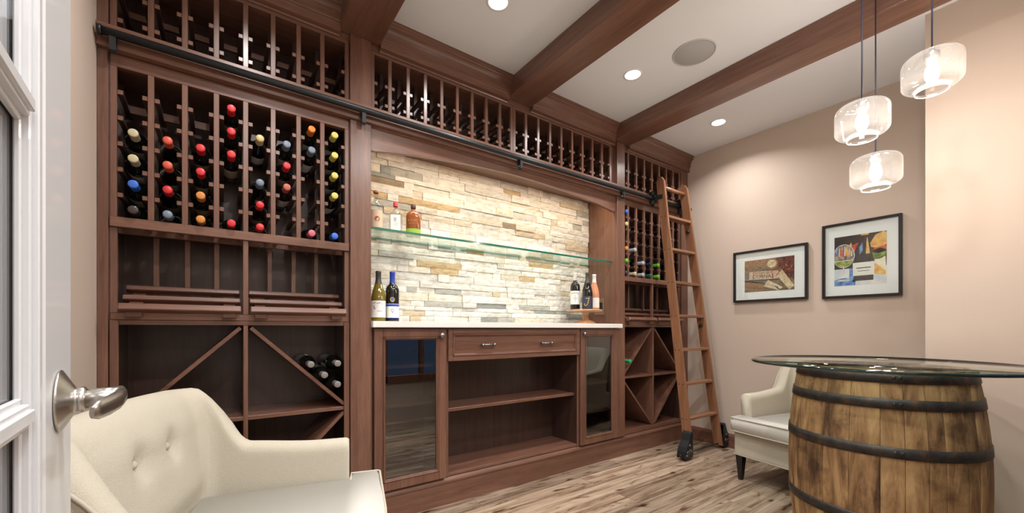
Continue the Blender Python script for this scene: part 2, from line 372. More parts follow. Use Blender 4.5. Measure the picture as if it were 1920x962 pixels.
# baseboards
struct('baseboard_right', MB().prism([(XR, 0), (XR - 0.014, 0), (XR - 0.014, 0.10), (XR - 0.006, 0.118), (XR, 0.12)], -1.655, -0.012, 'y'), wy_)
struct('baseboard_jut', MB().prism([(2.86, 0), (2.846, 0), (2.846, 0.10), (2.854, 0.118), (2.86, 0.12)], YN, -1.655, 'y'), wy_)
struct('baseboard_left', MB().prism([(XL, 0), (XL + 0.014, 0), (XL + 0.014, 0.10), (XL + 0.006, 0.118), (XL, 0.12)], YN, -0.012, 'y'), wy_)
struct('baseboard_front', MB().prism([(0.02, 0), (-0.006, 0), (-0.006, 0.118), (-0.012, 0.124), (-0.014, 0.134), (-0.010, 0.142), (0.0, 0.153), (0.02, 0.155)], XL + 0.001, XR - 0.001, 'x'), wx_)
# crown moulding
prof = [(0.02, 2.425), (-0.004, 2.425), (-0.008, 2.432), (-0.030, 2.436), (-0.030, 2.466), (-0.033, 2.470), (-0.033, 2.478), (-0.038, 2.482)]
prof += [(-0.038 - 0.020 * (1 - math.cos(t * PI / 2 / 5)) - 0.001 * t, 2.486 + 0.055 * math.sin(t * PI / 2 / 5)) for t in range(6)]
prof += [(-0.066, 2.545), (-0.066, 2.556), (-0.072, 2.560), (-0.072, ZC), (0.02, ZC)]
for i, (a, b_) in enumerate(((XL + 0.001, 0.465), (0.66, 1.465), (1.65, 2.46), (2.63, XR - 0.001))):
    struct('trim_%d' % (i + 2), MB().prism(prof, a, b_, 'x'), wx_)
struct('trim_10', MB().box(XL + 0.001, XR - 0.001, 0.021, 0.035, 2.4248, ZC), wx_)
struct('trim_11', MB().box(0.4651, 0.6599, 0.0005, 0.0205, 2.4252, 2.4548).box(1.4651, 1.6499, 0.0005, 0.0205, 2.4252, ZC).box(2.4601, 2.6299, 0.0005, 0.0205, 2.4252, 2.4548), wx_)
# ceiling beams
for nm, a, b_ in (('leftmost, meeting the post between left rack and bar', 0.465, 0.66),
                  ('the middle one, ending above the bar centre', 1.465, 1.65),
                  ('the rightmost one, behind the pendant cords', 2.46, 2.63)):
    t = thing('ceiling_beam', 'dark wooden ceiling beam, ' + nm, 'beam', ((a + b_) / 2, -1.1, 2.455), group='ceiling beams')
    build('beam_casing', MB().box(a, b_, YN + 0.001, 0.0, 2.455, ZC - 0.0005, 0.002), wy_, t)
# ------------------------------------------------------------------ downlights + speaker
cans = [(1.078, -0.48), (2.062, -0.50), (3.067, -0.51), (1.078, -1.75), (1.75, -1.85), (0.12, -0.62), (0.3, -1.75)]  # row farthest from the bar is unseen, added as frontal fill light
canlab = ['round recessed downlight at the top edge above the bar bottles', 'round recessed downlight between the middle and right ceiling beams, beside the round speaker',
          'round recessed downlight nearest the right wall, beyond the right beam', 'added unseen fill downlight farther from the bar, between the left and middle beams',
          'added unseen fill downlight farther from the bar, beyond the pendant lamps', 'recessed downlight near the left rack', 'added unseen fill downlight over the near armchair']
c0 = None
for (x, y), lab in zip(cans, canlab):
    pw = CAN_W * (0.62 if y > -1 else 1.1)
    t = thing('recessed_light', lab, 'ceiling light', (x, y, ZC), group='recessed ceiling lights')
    build('trim_ring', MB().lathe([(0.058, ZC), (0.057, ZC - 0.003), (0.048, ZC - 0.004), (0.044, ZC - 0.001)], 32, M=Matrix.Translation((x, y, 0))), trimw, t)
    build('lens', MB().lathe([(0.0, ZC - 0.0025), (0.045, ZC - 0.0025), (0.045, ZC - 0.0005)], 32, M=Matrix.Translation((x, y, 0))), canm, t)
    area('downlight', (x, y, ZC - 0.006), 0.09, pw, (1.0, 0.975, 0.95), spread=R(140 if y > -1 else 170))
t = thing('ceiling_speaker', 'round flush grey speaker in the ceiling between two beams', 'speaker', (2.18, -0.83, ZC))
build('grille', MB().lathe([(0.0, ZC - 0.005), (0.104, ZC - 0.005), (0.107, ZC - 0.003), (0.107, ZC - 0.0003)], 48, M=Matrix.Translation((2.18, -0.83, 0))), grille, t)
build('rim', MB().lathe([(0.107, ZC - 0.0003), (0.107, ZC - 0.006), (0.112, ZC - 0.006), (0.114, ZC - 0.0003)], 48, M=Matrix.Translation((2.18, -0.83, 0))), plain('speaker_rim', (0.5, 0.5, 0.5), 0.6), t)

# ------------------------------------------------------------------ cabinetry
DEP = 0.285
def pillar(x0, x1, xb0, xb1, lab):
    t = thing('wooden_post', lab, 'post', ((x0 + x1) / 2, 0.1, 0.156))
    for za, zb in ((0.156, 2.0335), (2.1215, 2.4545)): build('face_board', MB().box(x0, x1, -0.018, 0.0, za, zb, 0.0015), wz, t)
    build('side_panel', MB().box(xb0, xb1, 0.0, DEP + 0.02, 0.156, 2.42), wz, t)
pillar(0.514, 0.614, 0.53, 0.614, 'wide wooden post between the left bottle rack and the stone backed bar')
pillar(2.495, 2.587, 2.495, 2.538, 'wooden post between the bar niche and the right bottle rack')
struct('trim_6', MB().box(XL + 0.001, -0.3425, -0.014, DEP, 0.156, 2.424, 0.001), wz)
struct('trim_7', MB().box(3.385, XR - 0.001, -0.010, DEP, 0.156, 2.424, 0.001), wz)
# continuous ledge carrying the ladder rail
ledge = thing('rail_ledge', 'long wooden ledge board behind the black ladder rail', 'ledge', (1.55, -0.02, 2.034))
build('ledge_board', MB().prism([(0.0, 2.034), (-0.032, 2.034), (-0.034, 2.036), (-0.034, 2.117), (-0.031, 2.120), (0.0, 2.121)], XL + 0.001, XR - 0.001, 'x'), wx_, ledge)

wyd = wood('cherry_rail_painted_shade', (0.040, 0.020, 0.015), (0.065, 0.033, 0.025), (0.09, 0.048, 0.036), 'y')  # bottle rail sides: same cherry, darkened in colour to stand for shade
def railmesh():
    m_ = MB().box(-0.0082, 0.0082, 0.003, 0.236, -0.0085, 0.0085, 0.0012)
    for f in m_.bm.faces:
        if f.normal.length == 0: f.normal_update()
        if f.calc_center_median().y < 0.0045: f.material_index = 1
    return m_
def rails(t, x0, x1, xs, zs, ytop):
    """front uprights at xs (+ends), rear uprights, bottle rails with both ends"""
    z0, z1 = ytop
    proto = {}
    def inst(key, name, mk, mat, dx, dz=0):
        if key not in proto:
            proto[key] = build(name, mk(), mat, None); proto[key].parent = t; o = proto[key]
        else:
            o = proto[key].copy(); C.objects.link(o)
        o.location = (dx - t.location.x, -t.location.y, dz - t.location.z); return o
    allx = [x0 + 0.0095] + list(xs) + [x1 - 0.0095]
    for x in allx:
        inst('u', 'upright', lambda: MB().box(-0.0095, 0.0095, 0.0, 0.018, z0, z1, 0.0012), wz, x)
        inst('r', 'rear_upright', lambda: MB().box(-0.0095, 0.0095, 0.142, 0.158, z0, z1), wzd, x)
    for i, x in enumerate(allx):
        for sgn in (-1, 1):
            if (i == 0 and sgn < 0) or (i == len(allx) - 1 and sgn > 0): continue
            for z in zs:
                inst('b', 'bottle_rail', railmesh, [wyd, wy_], x + sgn * 0.0178, z)
def shell(t, x0, x1, z0, z1, back=True):
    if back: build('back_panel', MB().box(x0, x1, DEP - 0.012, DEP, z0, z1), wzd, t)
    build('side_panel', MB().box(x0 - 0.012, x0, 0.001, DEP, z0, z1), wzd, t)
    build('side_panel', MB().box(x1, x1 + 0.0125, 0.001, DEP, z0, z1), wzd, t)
def top_rack(x0, x1, xs, lab):
    t = thing('wine_rack', lab, 'wine rack', ((x0 + x1) / 2, 0.14, 2.121), group='wine racks')
    rails(t, x0, x1, xs, [2.165, 2.265], (2.135, 2.408))
    build('bottom_rail', MB().box(x0, x1, 0.0005, DEP, 2.1215, 2.134, 0.001), wx_, t)
    build('top_rail', MB().box(x0, x1, 0.0005, DEP, 2.409, 2.4245, 0.001), wx_, t)
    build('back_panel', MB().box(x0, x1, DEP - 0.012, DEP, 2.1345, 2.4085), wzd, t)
    build('crossbar', MB().box(x0, x1, 0.160, 0.176, 2.275, 2.299), wx_, t)
    return t
LX = [-0.2245, -0.1215, -0.0185, 0.084, 0.187, 0.289, 0.3905]
RX = [2.652 + 0.1032 * k for k in range(7)]
top_rack(-0.340, 0.5115, LX, 'empty bottle rack in the top row above the filled left rack')
top_rack(0.6175, 1.511, [0.6175 + 0.0993 * k for k in range(1, 9)], 'empty bottle rack in the top row over the left half of the bar')
top_rack(1.513, 2.449, [1.513 + 0.104 * k for k in range(1, 9)], 'empty bottle rack in the top row over the right half of the bar')
top_rack(2.5415, 3.383, RX, 'empty bottle rack in the top row behind the ladder top')
struct('trim_8', MB().box(2.449, 2.494, 0.02, DEP, 2.121, 2.4245), wz)
def main_rack(x0, x1, xs, lab, xc):
    t = thing('wine_rack', lab, 'wine rack', ((x0 + x1) / 2, 0.14, 1.035), group='wine racks')
    zs = [1.4095 + 0.0968 * k for k in range(6)]
    rails(t, x0, x1, xs, zs[1:], (1.422, 1.986))
    shell(t, x0, x1, 1.035, 2.0335)
    build('top_rail', MB().box(x0, x1, 0.0005, 0.03, 1.986, 2.0335, 0.0015), wx_, t)
    build('top_panel', MB().box(x0, x1, 0.031, DEP - 0.013, 2.015, 2.033), wx_, t)
    build('shelf_rail', MB().box(max(x0, 2.588) if x0 > 2 else x0, x1, -0.010, 0.012, 1.383, 1.421, 0.002), wx_, t)
    build('shelf_rail', MB().box(x0, x1, 0.13, 0.15, 1.383, 1.41, 0.001), wx_, t)
    build('crossbar', MB().box(x0, x1, 0.160, 0.176, 1.885, 1.915), wx_, t)
    build('bottom_board', MB().box(x0, x1, 0.0005, DEP - 0.013, 1.035, 1.061, 0.0015), wx_, t)
    for a, b_ in ((x0, x0 + 0.020), (x1 - 0.020, x1)): build('stile', MB().box(a, b_, 0.0005, 0.02, 1.0615, 1.3825, 0.001), wz, t)
    build('centre_divider', MB().box(xc - 0.0095, xc + 0.0095, 0.0, 0.019, 1.0615, 1.3825, 0.001), wz, t)
    for x in xs:
        if abs(x - xc) < 0.03: continue
        build('rear_slat', MB().box(x - 0.0095, x + 0.0095, 0.160, 0.176, 1.0615, 1.3825, 0.001), wz, t)
    # bottle cradles of the lowest row
    for x in xs:
        for s in (-1, 1): build('bottle_rail', MB().box(x + s * 0.0178 - 0.0082, x + s * 0.0178 + 0.0082, 0.013, 0.236, 1.398, 1.412), wy_, t)
    return t
main_rack(-0.3395, 0.511, LX, 'large bottle rack at left filled with foil capped wine bottles', 0.084)
main_rack(2.5515, 3.372, RX, 'tall narrow bottle rack at right behind the ladder', 2.970)

def bins(x0, x1, xc, lab):
    t = thing('wine_bin_cabinet', lab, 'cabinet', ((x0 + x1) / 2, 0.14, 0.156), group='diamond bin cabinets')
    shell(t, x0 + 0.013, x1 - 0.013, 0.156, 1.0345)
    a, b_ = x0 + 0.0135, x1 - 0.0135
    build('top_board', MB().box(a, b_, 0.0, DEP - 0.013, 1.016, 1.034, 0.001), wx_, t)
    build('bottom_board', MB().box(a, b_, 0.0, DEP - 0.013, 0.157, 0.19, 0.001), wx_, t)
    for p, q in ((a - 0.013, a + 0.012), (b_ - 0.012, b_ + 0.013)): build('stile', MB().box(max(p, 2.5875) if 2.5 < p < 2.6 else p, q, -0.006, 0.0, 0.157, 1.034, 0.001), wz, t)
    d = 0.0085
    build('centre_divider', MB().box(xc - d, xc + d, 0.001, DEP - 0.013, 0.1905, 1.0155, 0.001), wz, t)
    zm = 0.612
    for p, q in ((a + 0.0005, xc - d), (xc + d, b_ - 0.0005)):
        build('shelf', MB().box(p, q, 0.002, DEP - 0.013, zm - d, zm + d, 0.001), wx_, t)
    for sx, xe in ((-1, a), (1, b_)):
        for sz, ze in ((1, 1.0155), (-1, 0.1905)):
            P0 = Vector((xc + sx * (d + 0.002), 0, ze - sz * 0.002)); P1 = Vector((xe - sx * 0.0015, 0, zm + sz * (d + 0.003)))
            u = (P1 - P0).normalized(); n = Vector((-u.z, 0, u.x)) * 0.0075
            pts = [P0 + n + u * 0.012, P1 + n - u * 0.012, P1 - n - u * 0.012, P0 - n + u * 0.012]
            build('diagonal_divider', MB().prism([(p.x, p.z) for p in pts], 0.003, DEP - 0.014, 'y'), wx_, t)
    return t
bins(-0.3405, 0.5125, 0.084, 'open cabinet with diagonal bottle bins below the left rack')
bins(2.5705, 3.384, 2.979, 'open cabinet with diagonal bottle bins behind the ladder')
# slatted display cradles
def cradle(x0, x1, lab):
    t = thing('display_rack', lab, 'display rack', ((x0 + x1) / 2, 0.04, 1.061), group='slatted display racks')
    for k, (y, z, h) in enumerate(((-0.045, 1.083, 0.030), (0.040, 1.122, 0.024), (0.112, 1.165, 0.024))):
        M = Matrix.Translation((0, y, z)) @ Matrix.Rotation(R(-24), 4, 'X')
        build('slat', MB().box(x0, x1, -0.010, 0.026, -h / 2, h / 2 - 0.003, 0.003, M=M), wx_, t)
    for a in (x0 + 0.02, x1 - 0.06):
        build('cleat', MB().prism([(-0.035, 1.0612), (-0.035, 1.072), (0.132, 1.151), (0.132, 1.0612)], a, a + 0.04, 'x'), wx_, t)
        build('foot', MB().box(a - 0.005, a + 0.045, -0.034, -0.006, 1.045, 1.068, 0.003), wx_, t)
cradle(-0.311, 0.066, 'slatted display rack in the left half of the shelf under the filled rack')
cradle(0.099, 0.488, 'slatted display rack beside the wide post under the filled rack')
cradle(2.60, 2.953, 'slatted display rack nearest the bar in the right hand rack')
cradle(2.986, 3.345, 'slatted display rack behind the ladder in the right hand rack')

# arched valance
t = thing('arched_valance', 'arched wooden valance board over the stone backed bar niche', 'valance', (1.55, 0.01, 1.91))
pts = [(0.6145, 2.0335), (0.6145, 1.913)]
for i in range(41):
    u = i / 40; x = 0.64 + u * 1.83; pts.append((x, 1.913 + 0.074 * math.sin(PI * u) ** 0.85))
pts += [(2.4945, 1.913), (2.4945, 2.0335)]
build('valance_board', MB().prism(pts, 0.0, 0.022, 'y'), wx_, t)
build('soffit', MB().box(0.6145, 2.4945, 0.0225, 0.30, 2.055, 2.118), wx_, t)
p = thing('light_strip', 'warm lamp strip hidden behind the arched valance above the stone wall', 'light', (1.5545, 0.05, 2.05))
build('housing', MB().box(0.66, 2.45, 0.035, 0.065, 2.048, 2.0545, 0.001), trimw, p)
build('lens', MB().box(0.665, 2.445, 0.040, 0.060, 2.0465, 2.0478), puckm, p)
area('valance_strip', (1.5545, 0.05, 2.0455), 1.78, PUCK_W, (1, 0.82, 0.58), shape='RECTANGLE', size_y=0.02)
# stone cladding
sb = MB(); lay = sb.bm.loops.layers.float_color.new('block')
cols = [((0.76, 0.74, 0.69), 22), ((0.82, 0.80, 0.76), 24), ((0.68, 0.67, 0.64), 16), ((0.72, 0.66, 0.56), 13), ((0.64, 0.55, 0.41), 5), ((0.56, 0.42, 0.25), 2.2), ((0.45, 0.45, 0.42), 4), ((0.30, 0.32, 0.31), 1.5), ((0.30, 0.24, 0.17), 0.8)]
def stone_row(z, h):
    x = 0.6145 - random.random() * 0.1
    while x < 2.4945:
        wd = random.choice((0.06, 0.09, 0.13, 0.17, 0.22, 0.28)) * random.uniform(0.85, 1.15)
        a, b_ = max(x, 0.6145), min(x + wd, 2.4945); x += wd
        if b_ - a < 0.012: continue
        dpt = 0.277 + random.uniform(0, 0.015); c = random.choices([k for k, _ in cols], [q for _, q in cols])[0]
        q = random.uniform(0.93, 1.05); c = tuple(min(0.9, v * q) for v in c)
        nx = max(2, int((b_ - a) / 0.018)); g = 0.0007
        fr = [[sb.bm.verts.new((a + g + (b_ - a - 2 * g) * i / nx, dpt - 0.004 * noise.noise(Vector((x * 7 + i * 0.6, z * 40 + j, i * 0.3))) + (0.002 if (i in (0, nx) or j in (0, 2)) else 0), z + g + (h - 2 * g) * j / 2)) for i in range(nx + 1)] for j in range(3)]
        fs = []
        for j in range(2):
            for i in range(nx): fs.append(sb.bm.faces.new((fr[j][i], fr[j][i + 1], fr[j + 1][i + 1], fr[j + 1][i])))
        loop = [fr[0][i] for i in range(nx + 1)] + [fr[1][nx], fr[2][nx]] + [fr[2][i] for i in range(nx - 1, -1, -1)] + [fr[1][0]]
        bk = [sb.bm.verts.new((v.co.x, 0.318, v.co.z)) for v in loop]
        for i in range(len(loop)):
            j = (i + 1) % len(loop); fs.append(sb.bm.faces.new((loop[i], bk[i], bk[j], loop[j])))
        for f in fs:
            for l in f.loops: l[lay] = (*c, 1)
z = 1.042
while z < 2.05:
    h = random.choice((0.026, 0.034, 0.040, 0.040, 0.050))
    if z + h > 2.038: h = 2.0545 - z
    stone_row(z, h); z += h
struct('wall_stone', sb, stonem)
# counter
t = thing('countertop', 'white quartz countertop along the bar under the stone wall', 'countertop', (1.55, 0.14, 1.008))
sl = MB().prism([(0.6145, -0.05), (2.521, -0.05), (2.521, -0.0185), (2.4945, -0.0185), (2.4945, 0.30), (0.6145, 0.30)], 1.008, 1.04, 'z')
bmesh.ops.bevel(sl.bm, geom=list(sl.bm.edges), offset=0.002, segments=2, affect='EDGES'); build('slab', sl, counter, t)
# glass shelf
t = thing('glass_shelf', 'long clear glass shelf with green edge across the stone wall', 'shelf', (1.55, 0.16, 1.521))
build('shelf_pane', MB().box(0.615, 2.4945, 0.041, 0.279, 1.5215, 1.5335), glz_shelf, t)
build('green_edge', MB().box(0.615, 2.4945, 0.038, 0.0408, 1.5213, 1.5337), teal, t)
build('green_edge', MB().box(0.615, 2.4945, 0.2788, 0.2808, 1.5213, 1.5337), teal, t)
# base cabinets
def framed(mbx, x0, x1, z0, z1, y, wd, th=0.02, inner=True):
    """mitred frame with stepped inner moulding"""
    for a, b_, c, d in ((x0, x0 + wd, z0, z1), (x1 - wd, x1, z0, z1), (x0 + wd, x1 - wd, z0, z0 + wd), (x0 + wd, x1 - wd, z1 - wd, z1)):
        mbx.box(a, b_, y - th, y, c, d, 0.0025)
    for k, (o, e) in enumerate(((wd, 0.006), (wd + 0.006, 0.0035))):
        yy = y - th - 0.003 + 0.006 * k
        q = 0.008
        for a, b_, c, d in ((x0 + o, x0 + o + q, z0 + o, z1 - o), (x1 - o - q, x1 - o, z0 + o, z1 - o), (x0 + o, x1 - o, z0 + o, z0 + o + q), (x0 + o, x1 - o, z1 - o - q, z1 - o)):
            mbx.box(a, b_, yy, y - 0.002, c, d, 0.002)
def knob(parent, x, z, y):
    M = Matrix.Translation((x, y, z)) @ Matrix.Rotation(R(90), 4, 'X')
    build('knob', MB().lathe([(0.006, 0), (0.006, 0.010), (0.012, 0.014), (0.015, 0.019), (0.0145, 0.024), (0.010, 0.027), (0.0, 0.028)], 20, M=M), pewter, parent)
def carcass(t, x0, x1, open_top=False):
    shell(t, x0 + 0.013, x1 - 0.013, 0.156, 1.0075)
    a, b_ = x0 + 0.0135, x1 - 0.0135
    build('top_panel', MB().box(a, b_, 0.001, DEP - 0.013, 0.99, 1.0075), wx_, t)
    build('bottom_board', MB().box(a, b_, 0.0, DEP - 0.013, 0.157, 0.174, 0.001), wx_, t)
    return a, b_
def glass_cab(x0, x1, kx, shelves, lab):
    t = thing('glass_door_cabinet', lab, 'cabinet', ((x0 + x1) / 2, 0.14, 0.156))
    a, b_ = carcass(t, x0, x1)
    for z in shelves: build('shelf', MB().box(a, b_, 0.045, DEP - 0.014, z - 0.009, z + 0.009, 0.001), wx_, t)
    f = MB(); framed(f, x0 + 0.003, x1 - 0.003, 0.160, 1.002, -0.003, 0.045)
    d = build('door', f, wz, t)
    build('door_glass', MB().box(x0 + 0.053, x1 - 0.053, -0.012, -0.008, 0.21, 0.952), glz_cab, d)
    knob(d, kx, 0.964, -0.023)
glass_cab(0.6255, 1.034, 0.998, (0.795, 0.584, 0.373), 'glass fronted base cabinet at the left end of the bar')
glass_cab(2.0925, 2.4945, 2.119, (0.588, 0.371), 'narrow glass fronted base cabinet at the right end of the bar')
build_t = thing('open_shelf_cabinet', 'open base cabinet with a wide drawer and one shelf in the middle of the bar', 'cabinet', (1.56, 0.14, 0.156))
t = build_t
a, b_ = carcass(t, 1.0345, 2.092)
build('shelf', MB().box(a, b_, 0.03, DEP - 0.014, 0.519, 0.537, 0.001), wx_, t)
for p, q in ((1.0345, 1.052), (2.074, 2.092)): build('stile', MB().box(p, q, -0.006, 0.0, 0.157, 1.006, 0.001), wz, t)
build('drawer_box', MB().box(a, b_, 0.001, 0.25, 0.83, 0.988), wx_, t)
f = MB(); framed(f, 1.044, 2.0835, 0.816, 1.001, -0.007, 0.028, 0.018); f.box(1.08, 2.05, -0.014, -0.007, 0.85, 0.967)
dr = build('drawer_front', f, wx_, t)
for x in (1.308, 1.770):
    h = MB()
    for s in (-1, 1): h.tube([(x + s * 0.040, -0.014, 0.906), (x + s * 0.040, -0.036, 0.906)], 0.0055, 10); h.tube([(x + s * 0.032, -0.036, 0.906), (x + s * 0.050, -0.036, 0.906)], 0.0078, 10)
    h.tube([(x - 0.045, -0.036, 0.906), (x, -0.037, 0.906), (x + 0.045, -0.036, 0.906)], 0.0048, 10)
    build('handle', h, pewter, dr)
struct('trim_9', MB().box(0.6142, 0.6253, 0.0, DEP, 0.156, 1.0075), wz)
# power outlet on the niche side
t = thing('power_outlet', 'brown double power outlet plate on the wooden niche side', 'outlet', (2.495, 0.165, 1.18))
build('cover_plate', MB().box(2.490, 2.4947, 0.114, 0.214, 1.115, 1.247, 0.0015), brassp, t)
for y in (0.143, 0.185): build('socket', MB().box(2.4885, 2.4899, y - 0.015, y + 0.015, 1.148, 1.214, 0.0005), blackp, t)

# ------------------------------------------------------------------ ladder rail
t = thing('ladder_rail', 'long black metal ladder rail running across the racks', 'rail', (1.55, -0.062, 2.05))
RY, RZ = -0.062, 2.073
ra = MB(); ra.tube([(-0.357, RY, RZ), (3.425, RY, RZ)], 0.0150, 16)
for x in (-0.362, 3.420): ra.tube([(x, RY, RZ), (x + 0.012, RY, RZ)], 0.0185, 16)
build('tube', ra, blackm, t)
for x in (-0.322, 0.566, 1.53, 2.52, 3.36):
    h = MB().box(x - 0.009, x + 0.009, -0.0385, -0.0345, 2.035, 2.10, 0.001)
    h.prism([(-0.0385, 2.060), (-0.050, 2.020), (-0.060, 2.024), (-0.062, 2.06), (-0.068, 2.06), (-0.066, 2.012), (-0.052, 2.004), (-0.044, 2.010), (-0.0385, 2.036)], x - 0.009, x + 0.009, 'x')
    build('bracket', h, blackm, t)

# ------------------------------------------------------------------ ladder
LXa, LXb = 2.930, 3.395
lad = thing('library_ladder', 'leaning wooden library ladder with black wheels in front of the right rack', 'ladder', (3.13, -0.30, 0))
def ly(z): return -0.350 + 0.1035 * z
def xl(z): return LXa - 0.018 * z
def xr(z): return LXb - 0.068 * z
for x0, kx in ((LXa, -0.018), (LXb - 0.025, -0.068)):
    s0 = MB(); hw = 0.035
    pts = [(ly(0.03) - hw, 0.03), (ly(2.20) - hw, 2.20), (ly(2.235) - 0.018, 2.232), (ly(2.24), 2.242), (ly(2.235) + 0.018, 2.232), (ly(2.20) + hw, 2.20), (ly(0.03) + hw, 0.03)]
    s0.prism(pts, x0, x0 + 0.025, 'x')
    bmesh.ops.bevel(s0.bm, geom=[e for e in s0.bm.edges if abs(e.verts[0].co.x - e.verts[1].co.x) < 1e-6], offset=0.003, segments=2, affect='EDGES')
    for v in s0.bm.verts: v.co.x += kx * v.co.z
    st = build('stile', s0, ladw, lad)
    for k in range(7):
        zz = 0.30 + 0.268 * k
        xx = (x0 - 0.0006 if kx == -0.018 else x0 + 0.0256) + kx * zz
        for d in (-0.017, 0.017):
            M = Matrix.Translation((xx, ly(zz) + d, zz)) @ Matrix.Rotation(R(90 if kx == -0.068 else -90), 4, 'Y')
            build('screw', MB().lathe([(0, 0.0012), (0.0042, 0.001), (0.0046, 0)], 8, M=M), blackm, st)
for k in range(7):
    zz = 0.30 + 0.268 * k
    M = Matrix.Translation((0, ly(zz), zz))
    build('tread', MB().box(xl(zz) + 0.0255, xr(zz) - 0.0255, -0.034, 0.034, -0.011, 0.011, 0.004, M=M, seg=2), ladh, lad)
build('top_rung', MB().tube([(xl(2.155) + 0.0255, ly(2.155), 2.155), (xr(2.155) - 0.0255, ly(2.155), 2.155)], 0.0165, 14), ladh, lad)
# wheels and housings
for s, xa in ((-1, LXa), (1, LXb)):
    X = lambda d: xa + s * d
    outline = [(0.001, 0.205), (0.018, 0.215), (0.030, 0.200), (0.050, 0.150), (0.082, 0.105), (0.098, 0.070), (0.104, 0.040), (0.104, 0.020), (0.001, 0.020)]
    hs_ = MB(); hs_.prism([(X(a), z) for a, z in outline], -0.385, -0.378, 'y'); hs_.prism([(X(a), z) for a, z in outline], -0.322, -0.315, 'y')
    for i in range(len(outline) - 3):
        (a, z0_), (b1, z1_) = outline[i], outline[i + 1]
        hs_.prism([(X(a), z0_), (X(b1), z1_), (X(b1 - 0.004), z1_ - 0.006), (X(max(a - 0.004, 0.0012)), z0_ - 0.006)], -0.378, -0.322, 'y')
    hg = build('wheel_housing', hs_, blackm, lad)
    orn = MB()   # relief scrolls
    for cx, cz, rr in ((0.03, 0.07, 0.018), (0.062, 0.06, 0.020), (0.042, 0.115, 0.014), (0.08, 0.04, 0.012)):
        orn.tube([(X(cx + (rr - 0.0018 * i) * math.cos(i * 0.7)), -0.387, cz + (rr - 0.0018 * i) * math.sin(i * 0.7)) for i in range(9)], 0.0035, 6)
    build('scroll_relief', orn, pewter, hg)
    wh = MB(); M = Matrix.Translation((X(0.055), -0.35, 0.042)) @ Matrix.Rotation(R(90), 4, 'X')
    wh.lathe([(0, -0.014), (0.036, -0.014), (0.0415, -0.010), (0.0415, 0.010), (0.036, 0.014), (0, 0.014)], 28, M=M)
    build('wheel', wh, blackp, lad)
    build('brake_knob', MB().tube([(X(0.100), -0.35, 0.045), (X(0.130), -0.36, 0.045), (X(0.139), -0.363, 0.045)], [0.006, 0.012, 0.010], 10), blackm, lad)
    # roller at the rail
    xe = (xl(RZ) if s < 0 else xr(RZ)); XX = lambda d: xe + s * d
    rb = MB().box(min(XX(0.001), XX(0.006)), max(XX(0.001), XX(0.006)), -0.150, -0.045, 2.055, 2.090, 0.002)
    rb.box(min(XX(0.001), XX(0.006)), max(XX(0.001), XX(0.006)), -0.075, -0.047, 2.010, 2.136, 0.002)
    for zz in (2.109, 2.0375):
        M = Matrix.Translation((XX(0.018), RY, zz)) @ Matrix.Rotation(R(90), 4, 'Y')
        rb.lathe([(0, -0.010), (0.019, -0.010), (0.021, -0.006), (0.016, 0), (0.021, 0.006), (0.019, 0.010), (0, 0.010)], 18, M=M)
    build('rail_roller', rb, blackm, lad)
build('axle', MB().tube([(LXa + 0.0252, -0.35, 0.045), (LXb - 0.0252, -0.35, 0.045)], 0.005, 8), blackm, lad)
for zz in (1.83, 1.03):
    M = Matrix.Translation((xr(zz) - 0.027, ly(zz), zz)) @ Matrix.Rotation(R(-90), 4, 'Y')
    build('bumper', MB().lathe([(0.013, 0), (0.015, 0.008), (0.012, 0.016), (0, 0.018)], 14, M=M), blackp, lad)

# ------------------------------------------------------------------ bottles

BORD = [(0, 0.004), (0.022, 0.0), (0.034, 0.0), (0.0365, 0.004), (0.0370, 0.012), (0.0370, 0.170), (0.0355, 0.183), (0.029, 0.197), (0.0195, 0.207), (0.0150, 0.214), (0.0140, 0.225), (0.0138, 0.265), (0.0148, 0.267), (0.0148, 0.276), (0.0138, 0.278), (0.0, 0.278)]
BURG = [(0, 0.004), (0.024, 0.0), (0.0355, 0.0), (0.0385, 0.004), (0.0390, 0.012), (0.0390, 0.115), (0.0375, 0.135), (0.033, 0.158), (0.026, 0.182), (0.0195, 0.203), (0.0155, 0.218), (0.0140, 0.232), (0.0138, 0.262), (0.0148, 0.264), (0.0148, 0.272), (0.0, 0.274)]
def bottle_parts(t, prof, glass, capm, cap_from, lab=None, labz=(0.05, 0.135), labmat=None, n=24):
    b0 = build('glass_body', MB().lathe(prof, n), glass, t, fix=False)
    top = max(z for r, z in prof)
    c = [(r + 0.0006, z) for r, z in prof if z >= cap_from and r > 0.001]
    def rad(zq):
        for (r0, z0), (r1, z1) in zip(prof, prof[1:]):
            if z0 <= zq <= z1 and z1 > z0: return r0 + (r1 - r0) * (zq - z0) / (z1 - z0)
        return 0.0138
    c = [(rad(cap_from) + 0.0006, cap_from)] + [p for p in c if p[1] > cap_from + 0.002] + [(0.011, top + 0.0012), (0.0, top + 0.0010)]
    build('foil_cap', MB().lathe(c, n), capm, t, fix=False)
    if lab is not None:
        r = rad((labz[0] + labz[1]) / 2) + 0.0005
        a = lab
        build('paper_label', MB().lathe([(r, labz[0]), (r, labz[1])], 16, close=False, a0=-PI / 2 - a, a1=-PI / 2 + a), labmat or paper, t, fix=False)
def capmat(name, col): return plain(name, col, 0.38, coat=0.3)
